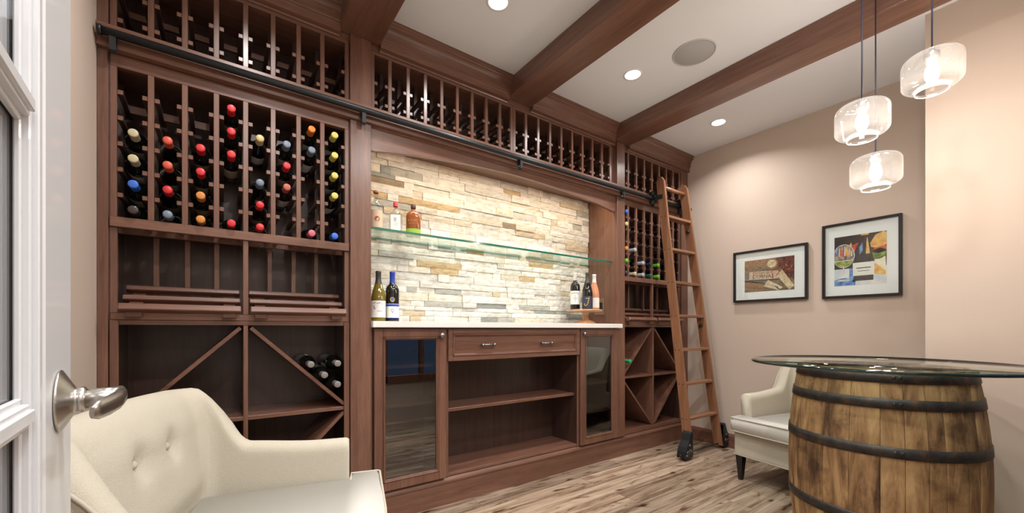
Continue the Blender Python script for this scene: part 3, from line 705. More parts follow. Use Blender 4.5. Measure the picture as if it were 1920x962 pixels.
CAPS = {'cream': capmat('cream_foil', (0.52, 0.46, 0.30)), 'blue': capmat('bright_blue_foil', (0.03, 0.14, 0.62)), 'black': capmat('black_foil', (0.04, 0.03, 0.03)),
        'orange-red': capmat('orange_red_foil', (0.62, 0.09, 0.05)), 'red': capmat('red_foil', (0.60, 0.02, 0.03)), 'silver-blue': capmat('silver_blue_foil', (0.16, 0.22, 0.30)),
        'amber': capmat('amber_foil', (0.60, 0.24, 0.05)), 'yellow': capmat('yellow_foil', (0.62, 0.55, 0.12)), 'pale gold': capmat('pale_gold_foil', (0.60, 0.48, 0.22)),
        'orange': capmat('orange_foil', (0.75, 0.20, 0.02)), 'pink': capmat('pink_foil', (0.60, 0.14, 0.20)), 'brick-red': capmat('brick_foil', (0.45, 0.10, 0.07)),
        'green': capmat('lime_foil', (0.12, 0.50, 0.02)), 'dark blue': capmat('dark_blue_foil', (0.02, 0.03, 0.07)), 'dark green': capmat('dark_green_foil', (0.02, 0.09, 0.07)), 'silver': capmat('silver_foil', (0.42, 0.44, 0.50)), 'emerald': capmat('emerald_foil', (0.02, 0.33, 0.12))}
PROTO = {}
def rack_bottle(cap, x, z, lab, group, y=0.248, burg=False, label=True):
    key = (cap, burg, label)
    loc = (x, y, z); rot = (R(90), 0, 0)
    if key not in PROTO:
        t = thing('wine_bottle', lab, 'bottle', loc, world=False, rot=rot)
        bottle_parts(t, BURG if burg else BORD, dkglass, CAPS[cap], 0.222, 2.2 if label else None, (0.045, 0.125) if burg else (0.06, 0.162), papercr if cap in ('red', 'amber') else paper)
        PROTO[key] = t
    else:
        t = copy_tree(PROTO[key]); t.location = loc; t['label'] = lab
    t.rotation_euler = (R(90), random.uniform(-2, 2), 0)
    t['group'] = group
    return t
ORD = ['first', 'second', 'third', 'fourth', 'fifth', 'sixth', 'seventh', 'eighth']
lcx = [-0.272, -0.173, -0.070, 0.0327, 0.1355, 0.238, 0.340, 0.440]
layout = {0: {3: 'cream', 2: 'cream', 1: 'blue', 0: 'black'}, 1: {3: 'orange-red', 2: 'orange-red', 1: 'red', 0: 'silver-blue'},
          2: {3: 'red', 2: 'red', 1: 'amber', 0: 'amber'}, 3: {5: 'red', 4: 'red', 3: 'red', 0: 'red'},
          4: {4: 'pale gold', 2: 'silver-blue', 1: 'red', 0: 'red'}, 5: {4: 'silver-blue', 3: 'red', 2: 'brick-red'},
          6: {5: 'orange', 4: 'silver-blue', 0: 'pink'}, 7: {5: 'yellow', 4: 'yellow', 3: 'yellow', 2: 'yellow', 0: 'blue'}}
POS = {1: ['only'], 2: ['upper', 'lower'], 3: ['top', 'middle', 'bottom'], 4: ['top', 'second highest', 'third highest', 'bottom'], 5: ['top', 'second highest', 'third highest', 'fourth highest', 'bottom']}
def rowz(r): return 1.4455 + 0.0966 * r
for c, col in layout.items():
    rows = sorted(col, reverse=True)
    for i, r in enumerate(rows):
        rack_bottle(col[r], lcx[c], rowz(r) + (0.004 if c < 2 else 0), '%s capped wine bottle, %s in %s column of the filled left rack' % (col[r], POS[len(rows)][i], ORD[c]), 'wine bottles in the left rack', burg=(c in (1, 4)))
rx = [2.6005 + 0.1032 * k for k in range(8)]
rlay = {0: {5: 'blue', 4: 'pale gold', 2: 'amber', 1: 'green', 0: 'dark blue'}, 1: {2: 'silver', 0: 'cream'}, 2: {1: 'silver', 0: 'silver'}, 3: {1: 'dark blue', 0: 'dark green'}, 4: {1: 'green', 0: 'green'}}
rx = [2.6005, 2.7035, 2.8065, 2.909, 3.012]
for c, col in rlay.items():
    rows = sorted(col, reverse=True)
    for i, r in enumerate(rows):
        rack_bottle(col[r], rx[c], rowz(r), '%s capped wine bottle, %s in %s column of the right rack' % (col[r], POS[len(rows)][i], ORD[c]), 'wine bottles in the right rack', label=True)
plastic = CAPS['silver']
CAPS['dark'] = capmat('dark_pewter_foil', (0.22, 0.20, 0.19))
for (x, z), nm in zip(((0.336, 0.842), (0.452, 0.840), (0.392, 0.789), (0.452, 0.744)), ('leftmost', 'upper right', 'middle', 'lowest')):
    pass
for x, z, nm in ((0.3365, 0.835, 'resting highest up the slanted divider'), (0.4535, 0.834, 'against the bin side, topmost'), (0.3950, 0.782, 'in the middle of the pile'), (0.4530, 0.7335, 'against the bin side, lowest')):
    rack_bottle('dark', x, z, 'dark wine bottle in the left diagonal bin, ' + nm, 'bottles in the diagonal bin', y=0.250, label=(z > 0.82))
rack_bottle('emerald', 2.632, 0.725, 'green capped bottle lying alone in the right diagonal bin', 'bottles in the diagonal bin', y=0.2).location = (2.632, 0.24, 0.744)

def wrap(polys, r, zc, rot=0):
    """flat lettering wrapped on a cylinder, facing -Y before rotation"""
    mbx = MB()
    for p in polys: mbx.poly([(r * math.sin(x / r + rot), -r * math.cos(x / r + rot), zc + y) for x, y in p])
    return mbx
def disc(cx, cy, r, n=20, r2=None): return [[(cx + r * math.cos(2 * PI * i / n), cy + r * math.sin(2 * PI * i / n)) for i in range(n)]]
def ring(cx, cy, r0, r1, n=24):
    return [[(cx + r0 * math.cos(2 * PI * i / n), cy + r0 * math.sin(2 * PI * i / n)), (cx + r1 * math.cos(2 * PI * i / n), cy + r1 * math.sin(2 * PI * i / n)),
             (cx + r1 * math.cos(2 * PI * (i + 1) / n), cy + r1 * math.sin(2 * PI * (i + 1) / n)), (cx + r0 * math.cos(2 * PI * (i + 1) / n), cy + r0 * math.sin(2 * PI * (i + 1) / n))] for i in range(n)]
def stroke(pts, wd):
    out = []
    for (x0, y0), (x1, y1) in zip(pts, pts[1:]):
        d = Vector((x1 - x0, y1 - y0)); L_ = d.length or 1; nx_, ny_ = -d.y / L_ * wd / 2, d.x / L_ * wd / 2
        out.append([(x0 + nx_, y0 + ny_), (x0 - nx_, y0 - ny_), (x1 - nx_, y1 - ny_), (x1 + nx_, y1 + ny_)])
    return out
def face_cam(x, y): return math.atan2(-(x - 0), -( -2.10 - y)) * 1.0
def standing(name, prof, glass, cap, capz, loc, lab, labw=1.2, labz=(0.03, 0.125), labmat=paper, group=None, rz=None):
    rz = -math.atan2(loc[0], loc[1] + 2.10) if rz is None else rz
    t = thing(name, lab, 'bottle', loc, rz=rz, world=False, group=group)
    bottle_parts(t, prof, glass, cap, capz, labw, labz, labmat)
    return t
G = 'bottles standing on the bar'
# white wine with landscape label
t = standing('wine_bottle', BURG, olive, greyf, 0.205, (0.692, 0.115, 1.0403), 'olive green wine bottle with grey cap and white landscape label on the counter', 1.25, (0.022, 0.112), group=G)
la = [c for c in kids(t) if c.name.startswith('paper_label')][0]
rr = 0.0399
build('label_drawing', wrap(stroke([(-0.030, 0.028), (-0.018, 0.034), (-0.004, 0.030), (0.008, 0.034), (0.022, 0.026)], 0.003) + stroke([(-0.026, 0.018), (-0.022, 0.004), (-0.016, 0.001)], 0.004) + stroke([(-0.006, -0.012), (0.004, -0.01), (0.014, -0.013), (0.02, -0.012)], 0.002), rr, 0.067), greyf, la)
# blue-capped bottle with medal
t = standing('wine_bottle', BORD, dkglass, bluep, 0.215, (0.771, 0.12, 1.0403), 'dark wine bottle with blue cap, round medal and blue banded white label on the counter', 1.25, (0.018, 0.098), group=G)
la = [c for c in kids(t) if c.name.startswith('paper_label')][0]
rr = 0.0379
build('blue_band', wrap([[(x, 0.026), (x + 0.008, 0.026), (x + 0.008, 0.038), (x, 0.038)] for x in [-0.042 + 0.008 * i for i in range(11)]], rr, 0.058), bluep, la)
build('blue_line', wrap([[(x, -0.040), (x + 0.008, -0.040), (x + 0.008, -0.036), (x, -0.036)] for x in [-0.042 + 0.008 * i for i in range(11)]], rr, 0.058), bluep, la)
build('label_emblem', wrap(ring(0, 0.004, 0.006, 0.008) + stroke([(0, -0.004), (-0.002, -0.014)], 0.002) + stroke([(0, -0.004), (0.006, -0.012)], 0.002), rr, 0.058), bluel, la)
md = build('medal', wrap(disc(0, 0, 0.0135), 0.0378, 0.122), gold, t)
build('medal_centre', wrap(disc(0, 0, 0.0095), 0.0382, 0.122), bluel, md)
# three spirits on the glass shelf
SH = 1.5338
cork = plain('copper_stopper', (0.42, 0.16, 0.09), 0.5)
prof = [(0, 0.005), (0.030, 0.0), (0.034, 0.003), (0.0345, 0.010), (0.0345, 0.125), (0.032, 0.142), (0.022, 0.160), (0.0135, 0.172), (0.0125, 0.180), (0.0125, 0.215), (0.0145, 0.217), (0.0145, 0.224), (0.0, 0.226)]
t = standing('liquor_bottle', prof, clearb, cork, 0.213, (0.690, 0.15, SH), 'clear spirits bottle with copper stopper and cream label, half behind the wide post', 1.3, (0.022, 0.115), plain('tan_label', (0.66, 0.50, 0.36), 0.6), group='spirits on the glass shelf')
la = [c for c in kids(t) if c.name.startswith('paper_label')][0]
build('label_emblem', wrap(disc(0.006, -0.004, 0.014) , 0.0358, 0.07), plain('rust_ink', (0.35, 0.10, 0.05), 0.6), la)
# square gin bottle
t = thing('liquor_bottle', 'clear square shouldered gin bottle with red cap and white label on the glass shelf', 'bottle', (0.800, 0.15, SH), rz=-0.35, group='spirits on the glass shelf', world=False)
g = MB(); g.box(-0.036, 0.036, -0.024, 0.024, 0.0, 0.118, 0.008, seg=3)
g.lathe([(0.030, 0.113), (0.026, 0.126), (0.016, 0.136), (0.0115, 0.142), (0.0115, 0.160), (0, 0.160)], 20, sy=0.8)
build('glass_body', g, clearb, t)
build('screw_cap', MB().lathe([(0.0130, 0.158), (0.0130, 0.180), (0.011, 0.183), (0, 0.183)], 20), CAPS['red'], t)
lb = build('paper_label', MB().box(-0.026, 0.026, -0.0252, -0.0245, 0.014, 0.108), paper, t)
build('label_drawing', MB().box(-0.010, 0.004, -0.0257, -0.0253, 0.070, 0.092).box(-0.012, 0.014, -0.0257, -0.0253, 0.060, 0.062).box(-0.008, 0.010, -0.0257, -0.0253, 0.05, 0.052), MATS['silver_foil'], lb)
# amber bourbon flask
t = thing('liquor_bottle', 'amber bourbon flask with brown stopper and lime green label on the glass shelf', 'bottle', (0.905, 0.15, SH), rz=-0.40, group='spirits on the glass shelf', world=False)
build('glass_body', MB().lathe([(0, 0.003), (0.038, 0.0), (0.0415, 0.004), (0.0415, 0.118), (0.038, 0.134), (0.026, 0.146), (0.015, 0.152), (0.0130, 0.156), (0.0130, 0.165), (0, 0.165)], 28, sy=0.62), amber, t)
build('stopper', MB().lathe([(0.0125, 0.164), (0.0145, 0.166), (0.0145, 0.187), (0.012, 0.190), (0, 0.190)], 20), plain('brown_stopper', (0.10, 0.05, 0.03), 0.5), t)
lb = build('paper_label', MB().lathe([(0.0421, 0.006), (0.0421, 0.045)], 20, close=False, a0=-PI / 2 - 1.25, a1=-PI / 2 + 1.25, sy=0.63), plain('lime_label', (0.26, 0.50, 0.04), 0.6), t, fix=False)
em = MB()
for p in text_polys('BULLEIT', 0.017): em.poly([(0.0425 * math.sin(x / 0.04), -0.0268 * math.cos(x / 0.04) - 0.0006, 0.092 + y) for x, y in p])
for p in text_polys('BOURBON', 0.010): em.poly([(0.0425 * math.sin(x / 0.04), -0.0268 * math.cos(x / 0.04) - 0.0006, 0.074 + y) for x, y in p])
build('embossed_lettering', em, plain('embossed_amber', (0.52, 0.22, 0.07), 0.2), t)
# cake stand with three bottles
t = thing('cake_stand', 'round acacia wood pedestal stand at the right end of the counter', 'stand', (2.268, 0.100, 1.0403))
M = Matrix.Translation((2.268, 0.100, 0))
build('pedestal', MB().lathe([(0, 1.0403), (0.074, 1.0403), (0.076, 1.046), (0.066, 1.056), (0.042, 1.066), (0.029, 1.072), (0.024, 1.079), (0.022, 1.10), (0.024, 1.118), (0.034, 1.128), (0.044, 1.1315), (0, 1.1316)], 32, M=M), standw, t)
build('plate', MB().lathe([(0, 1.1318), (0.124, 1.1318), (0.129, 1.135), (0.129, 1.144), (0.125, 1.1475), (0, 1.1475)], 48, M=M), standw, t)
G = 'bottles on the wooden stand'
PT = 1.1478
whcap = capmat('white_foil', (0.72, 0.72, 0.72))
t = standing('wine_bottle', BORD, dkglass, whcap, 0.222, (2.186, 0.128, PT), 'dark red wine bottle with white cap and white diamond label on the wooden stand', 1.35, (0.038, 0.140), group=G)
la = [c for c in kids(t) if c.name.startswith('paper_label')][0]
rr = 0.0379
tx = MB()
for p in text_polys('COPPOLA', 0.0150): tx.poly([(rr * math.sin(x / rr), -rr * math.cos(x / rr), 0.121 + y) for x, y in p])
build('label_lettering', tx, ink, la)
dm = stroke([(0, 0.023), (0.016, 0), (0, -0.023), (-0.016, 0), (0, 0.023)], 0.0022) + stroke([(0, 0.016), (0.011, 0), (0, -0.016), (-0.011, 0), (0, 0.016)], 0.0012) + stroke([(0, 0.006), (0.004, -0.005)], 0.0022) + stroke([(0, 0.006), (-0.004, -0.005)], 0.0022) + stroke([(-0.022, -0.033), (0.022, -0.033)], 0.0012)
build('label_emblem', wrap(dm, rr, 0.083), ink, la)
t = standing('wine_bottle', BURG, dkglass, greyf, 0.195, (2.222, 0.036, PT), 'dark bottle with navy label bearing a gold letter J on the wooden stand', 1.6, (0.004, 0.095), navy, group=G)
la = [c for c in kids(t) if c.name.startswith('paper_label')][0]
J = [(0.014, 0.040), (0.011, 0.026), (0.007, 0.008), (0.003, -0.010), (-0.004, -0.022), (-0.013, -0.027), (-0.021, -0.024), (-0.024, -0.016), (-0.020, -0.010)]
build('label_emblem', wrap(stroke(J, 0.0052), 0.0400, 0.052), gold, la)
tx = wrap([[(x, 0.0), (x + 0.005, 0.0), (x + 0.005, 0.0025), (x, 0.0025)] for x in (-0.012, -0.006, 0.0, 0.006, 0.012)], 0.0400, 0.078)
build('label_lettering', tx, paper, la)
t = standing('wine_bottle', BURG, rose, whcap, 0.212, (2.345, 0.082, PT), 'pink rose wine bottle with white cap and plain white label on the wooden stand', 1.3, (0.016, 0.092), group=G)

# ------------------------------------------------------------------ framed pictures on the right wall
def pic(y0, y1, z0, z1, lab, painter, matw_, fw=0.017):
    t = thing('framed_picture', lab, 'picture', (XR - 0.01, (y0 + y1) / 2, z0), group='framed wine pictures')
    fx = XR - 0.001
    f = MB()
    for a, b_, c, d in ((y0, y0 + fw, z0, z1), (y1 - fw, y1, z0, z1), (y0 + fw, y1 - fw, z0, z0 + fw), (y0 + fw, y1 - fw, z1 - fw, z1)): f.box(fx - 0.028, fx, a, b_, c, d, 0.002)
    build('frame', f, blackp, t)
    build('mount', MB().box(fx - 0.012, fx - 0.004, y0 + fw, y1 - fw, z0 + fw, z1 - fw), matw, t)
    ml, mr, mt, mbt = matw_
    ya, yb_, za, zb = y1 - ml, y0 + mr, z0 + mbt, z1 - mt     # ya = viewer's left
    W, H = ya - yb_, zb - za
    p = MB(); mats = []
    def put(poly, mat, layer):
        if mat not in mats: mats.append(mat)
        p.mi = mats.index(mat)
        p.poly([(fx - 0.0125 - 0.0004 * layer, ya - max(0, min(1, a)) * W, za + max(0, min(1, b_)) * H) for a, b_ in poly])
    painter(put, W / H)
    build('print', p, mats, t)
    build('glazing', MB().box(fx - 0.0205, fx - 0.0195, y0 + fw, y1 - fw, z0 + fw, z1 - fw), glz, t)
def pm(name, c1_, c2_, sc=30, st=(1, 1, 1)):
    m, N, L, b = newmat(name); tc = N.new('ShaderNodeTexCoord'); mp = N.new('ShaderNodeMapping'); mp.inputs['Scale'].default_value = st
    nz = N.new('ShaderNodeTexNoise'); nz.inputs['Scale'].default_value = sc; nz.inputs['Detail'].default_value = 5
    L.new(tc.outputs['Object'], mp.inputs[0]); L.new(mp.outputs[0], nz.inputs['Vector']); cr = ramp(N, [(0.35, c1_), (0.65, c2_)]); L.new(nz.outputs['Fac'], cr.inputs[0]); L.new(cr.outputs[0], b.inputs['Base Color']); b.inputs['Roughness'].default_value = 0.6
    return m
def rot(pts, cx, cy, a, asp):
    c, s = math.cos(a), math.sin(a)
    return [(cx + (x * c - y * s) / asp, cy + x * s + y * c) for x, y in pts]
def rect(w_, h_): return [(-w_, -h_), (w_, -h_), (w_, h_), (-w_, h_)]
def ell(rx_, ry_, n=28, a0=0, a1=2 * PI): return [(rx_ * math.cos(a0 + (a1 - a0) * i / n), ry_ * math.sin(a0 + (a1 - a0) * i / n)) for i in range(n)]
def paint_corks(put, asp):
    w1 = pm('print_weathered_wood', (0.09, 0.05, 0.035), (0.30, 0.20, 0.14), 40, (1, 1, 6)); w2 = pm('print_orange_wood', (0.18, 0.07, 0.03), (0.42, 0.20, 0.09), 40, (1, 1, 5))
    wine = pm('print_dark_wine', (0.05, 0.012, 0.010), (0.22, 0.06, 0.035), 60); ck = pm('print_cork', (0.50, 0.32, 0.20), (0.72, 0.52, 0.38), 90); ck2 = pm('print_pale_cork', (0.55, 0.40, 0.24), (0.82, 0.70, 0.50), 70)
    ckr = pm('print_cork_stain', (0.40, 0.10, 0.07), (0.55, 0.22, 0.14), 60); gap = pm('print_gap', (0.02, 0.014, 0.012), (0.05, 0.03, 0.02), 30)
    put([(0, 0), (1, 0), (1, 1), (0, 1)], w1, 0)
    put([(0, 0.72), (0.5, 0.80), (0.62, 1), (0, 1)], w2, 1); put([(0, 0.08), (0.42, 0.02), (0.42, 0.22), (0, 0.34)], w2, 1)
    put([(0, 0.34), (0.42, 0.24), (0.42, 0.28), (0, 0.38)], gap, 2)
    put([(0.66, 1.0), (0.60, 0.62), (0.76, 0.5), (1, 0.30), (1, 1)], wine, 1)
    put(rot(ell(0.30, 0.30), 0.84, 0.72, 0.0, asp), wine, 2)
    for k in range(5): put(rot(ell(0.05, 0.015), 0.75 + 0.05 * k, 0.62 + 0.06 * (k % 3), k * 1.1, asp), ckr, 3)
    put(rot(ell(0.17, 0.16), 0.57, 0.83, 0, asp), w2, 3); put(rot(ell(0.13, 0.12), 0.57, 0.83, 0, asp), ck2, 4); put(rot(rect(0.10, 0.008), 0.57, 0.83, 0.6, asp), w2, 5)
    put(rot(ell(0.44, 0.055), 0.40, 0.37, -0.03, asp), gap, 3)
    put(rot(rect(0.42, 0.125), 0.40, 0.50, -0.04, asp), ck, 4)
    put(rot(rect(0.012, 0.125), 0.585, 0.49, -0.04, asp), ckr, 5); put(rot(rect(0.012, 0.125), 0.19, 0.51, -0.04, asp), ckr, 5)
    for p in text_polys('CORNAS', 0.15): put(rot(p, 0.39, 0.465, -0.04, asp), gap, 6)
    for p in text_polys('MIS EN BOUTEILLE', 0.062): put(rot(p, 0.39, 0.575, -0.04, asp), gap, 6)
    put(rot(rect(0.30, 0.105), 0.84, 0.30, -0.95, asp), ck2, 4); put(rot(ell(0.06, 0.105), 0.74, 0.48, -0.95, asp), ck, 5)
    put(rot(rect(0.24, 0.11), 0.60, 0.12, -0.55, asp), ck2, 6); put(rot(rect(0.06, 0.012), 0.66, 0.11, -0.55, asp), gap, 7); put(rot(rect(0.06, 0.012), 0.70, 0.05, -0.55, asp), gap, 7)
    put(rot(ell(0.015, 0.10), 0.50, 0.24, -0.55, asp), ck, 7)
def paint_wine(put, asp):
    bg = pm('print_dark_background', (0.015, 0.012, 0.012), (0.06, 0.03, 0.02), 20); orange = pm('print_orange_leaves', (0.75, 0.30, 0.04), (0.85, 0.62, 0.22), 30)
    red = pm('print_red_leaf', (0.5, 0.03, 0.02), (0.8, 0.14, 0.05), 30); green = pm('print_green_leaf', (0.03, 0.10, 0.01), (0.30, 0.42, 0.05), 40)
    bl = pm('print_blue_cloth', (0.02, 0.09, 0.45), (0.25, 0.45, 0.75), 25); pale = pm('print_pale_cloth', (0.62, 0.66, 0.74), (0.85, 0.83, 0.78), 20)
    glassd = pm('print_bottle_dark', (0.012, 0.010, 0.012), (0.06, 0.04, 0.05), 30, (1, 3, 1)); lbl = pm('print_white_label', (0.80, 0.77, 0.72), (0.86, 0.84, 0.80), 10)
    cr_ = pm('print_cream_petal', (0.85, 0.70, 0.42), (0.88, 0.83, 0.70), 20); wineg = pm('print_wine_green', (0.05, 0.22, 0.04), (0.65, 0.55, 0.12), 40); gl_ = pm('print_glass_pale', (0.45, 0.52, 0.60), (0.80, 0.82, 0.86), 20)
    slate = pm('print_slate', (0.10, 0.14, 0.22), (0.45, 0.33, 0.22), 35)
    put([(0, 0), (1, 0), (1, 1), (0, 1)], bg, 0)
    put([(0, 0), (1, 0), (1, 0.34), (0, 0.34)], pale, 1)
    put([(0, 0), (0.42, 0), (0.42, 0.10), (0.20, 0.16), (0, 0.12)], bl, 2); put([(0.30, 0.10), (0.42, 0.05), (0.42, 0.34), (0.30, 0.34)], bl, 2)
    put([(0.70, 0.80), (0.80, 0.95), (0.95, 1), (1, 0.98), (1, 0.74), (0.86, 0.68), (0.72, 0.72)], orange, 2)
    put([(0.78, 0.70), (1, 0.72), (1, 0.62), (0.86, 0.58), (0.74, 0.62)], red, 3); put(rot(ell(0.12, 0.10), 0.86, 0.58, 0.4, asp), green, 3)
    put([(0.40, 0.66), (0.48, 0.84), (0.36, 0.80), (0.30, 0.70)], red, 3); put([(0.24, 0.72), (0.34, 0.86), (0.40, 0.60), (0.28, 0.52)], orange, 2)
    put([(0.78, 0.48), (0.98, 0.52), (1, 0.14), (0.80, 0.20)], cr_, 3); put([(0.80, 0.40), (0.98, 0.24), (0.98, 0.16), (0.76, 0.20)], orange, 4)
    # bottle
    put([(0.53, 0.97), (0.68, 0.97), (0.68, 1), (0.53, 1)], orange, 5)
    put([(0.39, 0.08), (0.76, 0.08), (0.77, 0.46), (0.74, 0.62), (0.69, 0.78), (0.66, 0.97), (0.55, 0.97), (0.53, 0.80), (0.44, 0.64), (0.38, 0.46)], glassd, 4)
    put([(0.50, 0.60), (0.56, 0.66), (0.56, 0.84), (0.50, 0.74)], bl, 5); put([(0.62, 0.60), (0.64, 0.92), (0.655, 0.92), (0.70, 0.60)], orange, 5)
    put([(0.375, 0.18), (0.775, 0.18), (0.785, 0.44), (0.37, 0.44)], lbl, 6)
    put(rot(rect(0.11, 0.009), 0.58, 0.33, 0, asp), greyf, 7)
    put(rot(rect(0.09, 0.005), 0.58, 0.27, 0, asp), greyf, 7)
    # glass
    bowl = pm('print_bowl_reflections', (0.10, 0.09, 0.10), (0.62, 0.45, 0.34), 55, (1, 1, 0.5))
    put(rot(ell(0.178, 0.240), 0.19, 0.60, 0, asp), gl_, 5)
    put(rot(ell(0.165, 0.228), 0.19, 0.60, 0, asp), bowl, 6)
    for sx_, w_, h0, h1, m_ in ((-0.12, 0.014, 0.02, 0.14, bl), (-0.07, 0.010, 0.0, 0.18, gl_), (-0.045, 0.014, 0.02, 0.15, red), (-0.01, 0.018, -0.02, 0.12, red), (0.02, 0.008, 0.0, 0.20, lbl), (0.05, 0.018, 0.02, 0.18, orange), (0.095, 0.016, 0.0, 0.15, orange), (0.13, 0.008, -0.02, 0.10, lbl)):
        put(rot([(sx_ - w_, h0), (sx_ + w_, h0), (sx_ + w_ * 0.6, h1), (sx_ - w_ * 0.6, h1)], 0.19, 0.60, 0, asp), m_, 7)
    put(rot(ell(0.150, 0.115, 24, PI, 2 * PI), 0.19, 0.500, 0, asp), wineg, 8)
    put(rot(rect(0.158, 0.006), 0.19, 0.503, 0, asp), lbl, 9)
    put(rot([(-0.012, 0), (0.012, 0), (0.008, 0.26), (-0.008, 0.26)], 0.19, 0.12, 0, asp), gl_, 7)
    put(rot(ell(0.15, 0.045), 0.19, 0.10, 0, asp), bl, 7); put(rot(ell(0.10, 0.022), 0.19, 0.105, 0, asp), gl_, 8)
pic(-0.955, -0.430, 1.219, 1.631, 'smaller black framed picture showing wine corks on wood', paint_corks, (0.085, 0.087, 0.080, 0.078))
pic(-1.459, -1.043, 1.212, 1.728, 'larger black framed picture showing a wine glass and a bottle', paint_wine, (0.068, 0.075, 0.094, 0.085))

# ------------------------------------------------------------------ pendants
def pendant(x, y, zc, lab):
    t = thing('pendant_lamp', lab, 'pendant lamp', (x, y, ZC), group='glass pendant lamps over the barrel')
    M = Matrix.Translation((x, y, zc))
    r, h = 0.0925, 0.073
    pr = [(0.012, h + 0.002), (0.03, h + 0.001), (0.055, h - 0.006)]
    for i in range(7):
        a = PI / 2 * i / 6; pr.append((0.0600 + (r - 0.0600) * math.sin(a), h - 0.042 + 0.034 * math.cos(a)))
    for i in range(1, 8):
        a = PI / 2 * i / 7; pr.append((0.058 + (r - 0.058) * math.cos(a), -h + 0.034 - 0.030 * math.sin(a)))
    pr += [(0.052, -h + 0.001), (0.0505, -h - 0.004), (0.0505, -h - 0.010)]
    build('glass_shade', MB().lathe(pr, 48, M=M), glz_pend, t, fix=False)
    build('shade_rim', MB().lathe([(0.0505 + 0.0016 * math.cos(a), -h - 0.010 + 0.0016 * math.sin(a)) for a in [2 * PI * i / 8 for i in range(9)]], 48, M=M), glz_rim, t)
    build('socket', MB().lathe([(0, h + 0.016), (0.009, h + 0.014), (0.012, h + 0.004), (0.022, h - 0.002), (0.024, h - 0.006), (0.024, h - 0.030), (0.019, h - 0.033), (0.019, h - 0.040), (0, h - 0.040)], 24, M=M), pewter, t)
    build('bulb', MB().lathe([(0.011, h - 0.040), (0.012, h - 0.048), (0.019, h - 0.060), (0.0225, h - 0.078), (0.0215, h - 0.098), (0.014, h - 0.116), (0.006, h - 0.122), (0, h - 0.123)], 24, M=M), bulbm, t)
    build('cord', MB().tube([(x, y, zc + h + 0.012), (x + 0.002, y, zc + h + 0.2), (x, y, ZC - 0.01)], 0.0028, 8), cordm, t)
    build('canopy', MB().lathe([(0, ZC - 0.016), (0.018, ZC - 0.015), (0.023, ZC - 0.010), (0.024, ZC - 0.0003)], 24, M=Matrix.Translation((x, y, 0))), pewter, t)
    l = bpy.data.lights.new('pendant_bulb', 'POINT'); l.energy = PEND_W; l.color = (1, 0.90, 0.80); l.shadow_soft_size = 0.03
    o = bpy.data.objects.new('pendant_bulb', l); C.objects.link(o); o.location = (x, y, zc + h - 0.155)
pendant(2.206, -1.566, 1.886, 'clear glass pendant lamp, the left one hanging at middle height')
pendant(2.428, -1.561, 1.724, 'clear glass pendant lamp hanging lowest of the three')
pendant(2.325, -1.757, 2.040, 'clear glass pendant lamp hanging highest, at the right')

# ------------------------------------------------------------------ barrel table
BX, BY, BH = 2.25, -1.61, 0.848
t = thing('wine_barrel', 'weathered oak wine barrel with rusty hoops under the glass top', 'barrel', (BX, BY, 0), world=False)
def br_(z): u = (z - BH / 2) / (BH / 2); return 0.3135 - 0.040 * abs(u) ** 2.0
NS = 30; sb = MB(); lay = sb.bm.loops.layers.float_color.new('stave')
edges_ = [0.0]; 
for i in range(NS): edges_.append(edges_[-1] + random.uniform(0.7, 1.4))
edges_ = [e / edges_[-1] * 2 * PI for e in edges_]
NZ = 20
for i in range(NS):
    a0, a1 = edges_[i] + 0.0018, edges_[i + 1] - 0.0018; c = (random.random(), random.random(), random.random(), 1); dr_ = random.uniform(-0.0015, 0.0015)
    grid = []
    for j in range(NZ + 1):
        z = BH * j / NZ; r = br_(z) + dr_
        grid.append([sb.bm.verts.new(((r - e) * math.cos(a), (r - e) * math.sin(a), z)) for a, e in ((a0, 0.012), (a0, 0.0010), (a0 + 0.012, 0), ((a0 + a1) / 2, -0.0006), (a1 - 0.012, 0), (a1, 0.0010), (a1, 0.012))])
    fs = []
    for j in range(NZ):
        for k in range(6): fs.append(sb.bm.faces.new((grid[j][k], grid[j][k + 1], grid[j + 1][k + 1], grid[j + 1][k])))
    fs.append(sb.bm.faces.new(grid[0])); fs.append(sb.bm.faces.new(grid[-1]))
    for f in fs:
        for l in f.loops: l[lay] = c
build('staves', sb, stavem, t)
build('barrel_head', MB().lathe([(0, BH - 0.028), (br_(BH) - 0.013, BH - 0.028), (br_(BH) - 0.013, BH - 0.05), (0, BH - 0.05)], 40), stavem, t)
build('barrel_base', MB().lathe([(0, 0.028), (br_(BH) - 0.013, 0.028), (br_(BH) - 0.013, 0.05), (0, 0.05)], 40), stavem, t)
for z0, z1 in ((0.802, 0.842), (0.709, 0.746), (0.537, 0.575), (0.273, 0.311), (0.102, 0.139), (0.006, 0.046)):
    pr = [(br_(z0) + 0.0015, z0), (br_(z0) + 0.0045, z0), (br_((z0 + z1) / 2) + 0.0045, (z0 + z1) / 2), (br_(z1) + 0.0045, z1), (br_(z1) + 0.0015, z1)]
    hp = build('hoop', MB().lathe(pr, 64), hoopm, t)
    if z0 > 0.1:
        rv = MB()
        for aa in (3.5, 3.56): rv.lathe([(0, 0.004), (0.005, 0.003), (0.007, 0)], 10, M=Matrix.Rotation(aa, 4, 'Z') @ Matrix.Translation((br_((z0 + z1) / 2) + 0.004, 0, (z0 + z1) / 2)) @ Matrix.Rotation(R(90), 4, 'Y'))
        build('rivet', rv, hoopm, hp)
t = thing('glass_tabletop', 'large round clear glass tabletop resting on the wine barrel', 'tabletop', (BX, BY, 0.8485), world=False)
build('glass_disc', MB().lathe([(0, 0), (0.457, 0), (0.457, 0.0125), (0, 0.0125)], 96), glz_table, t)
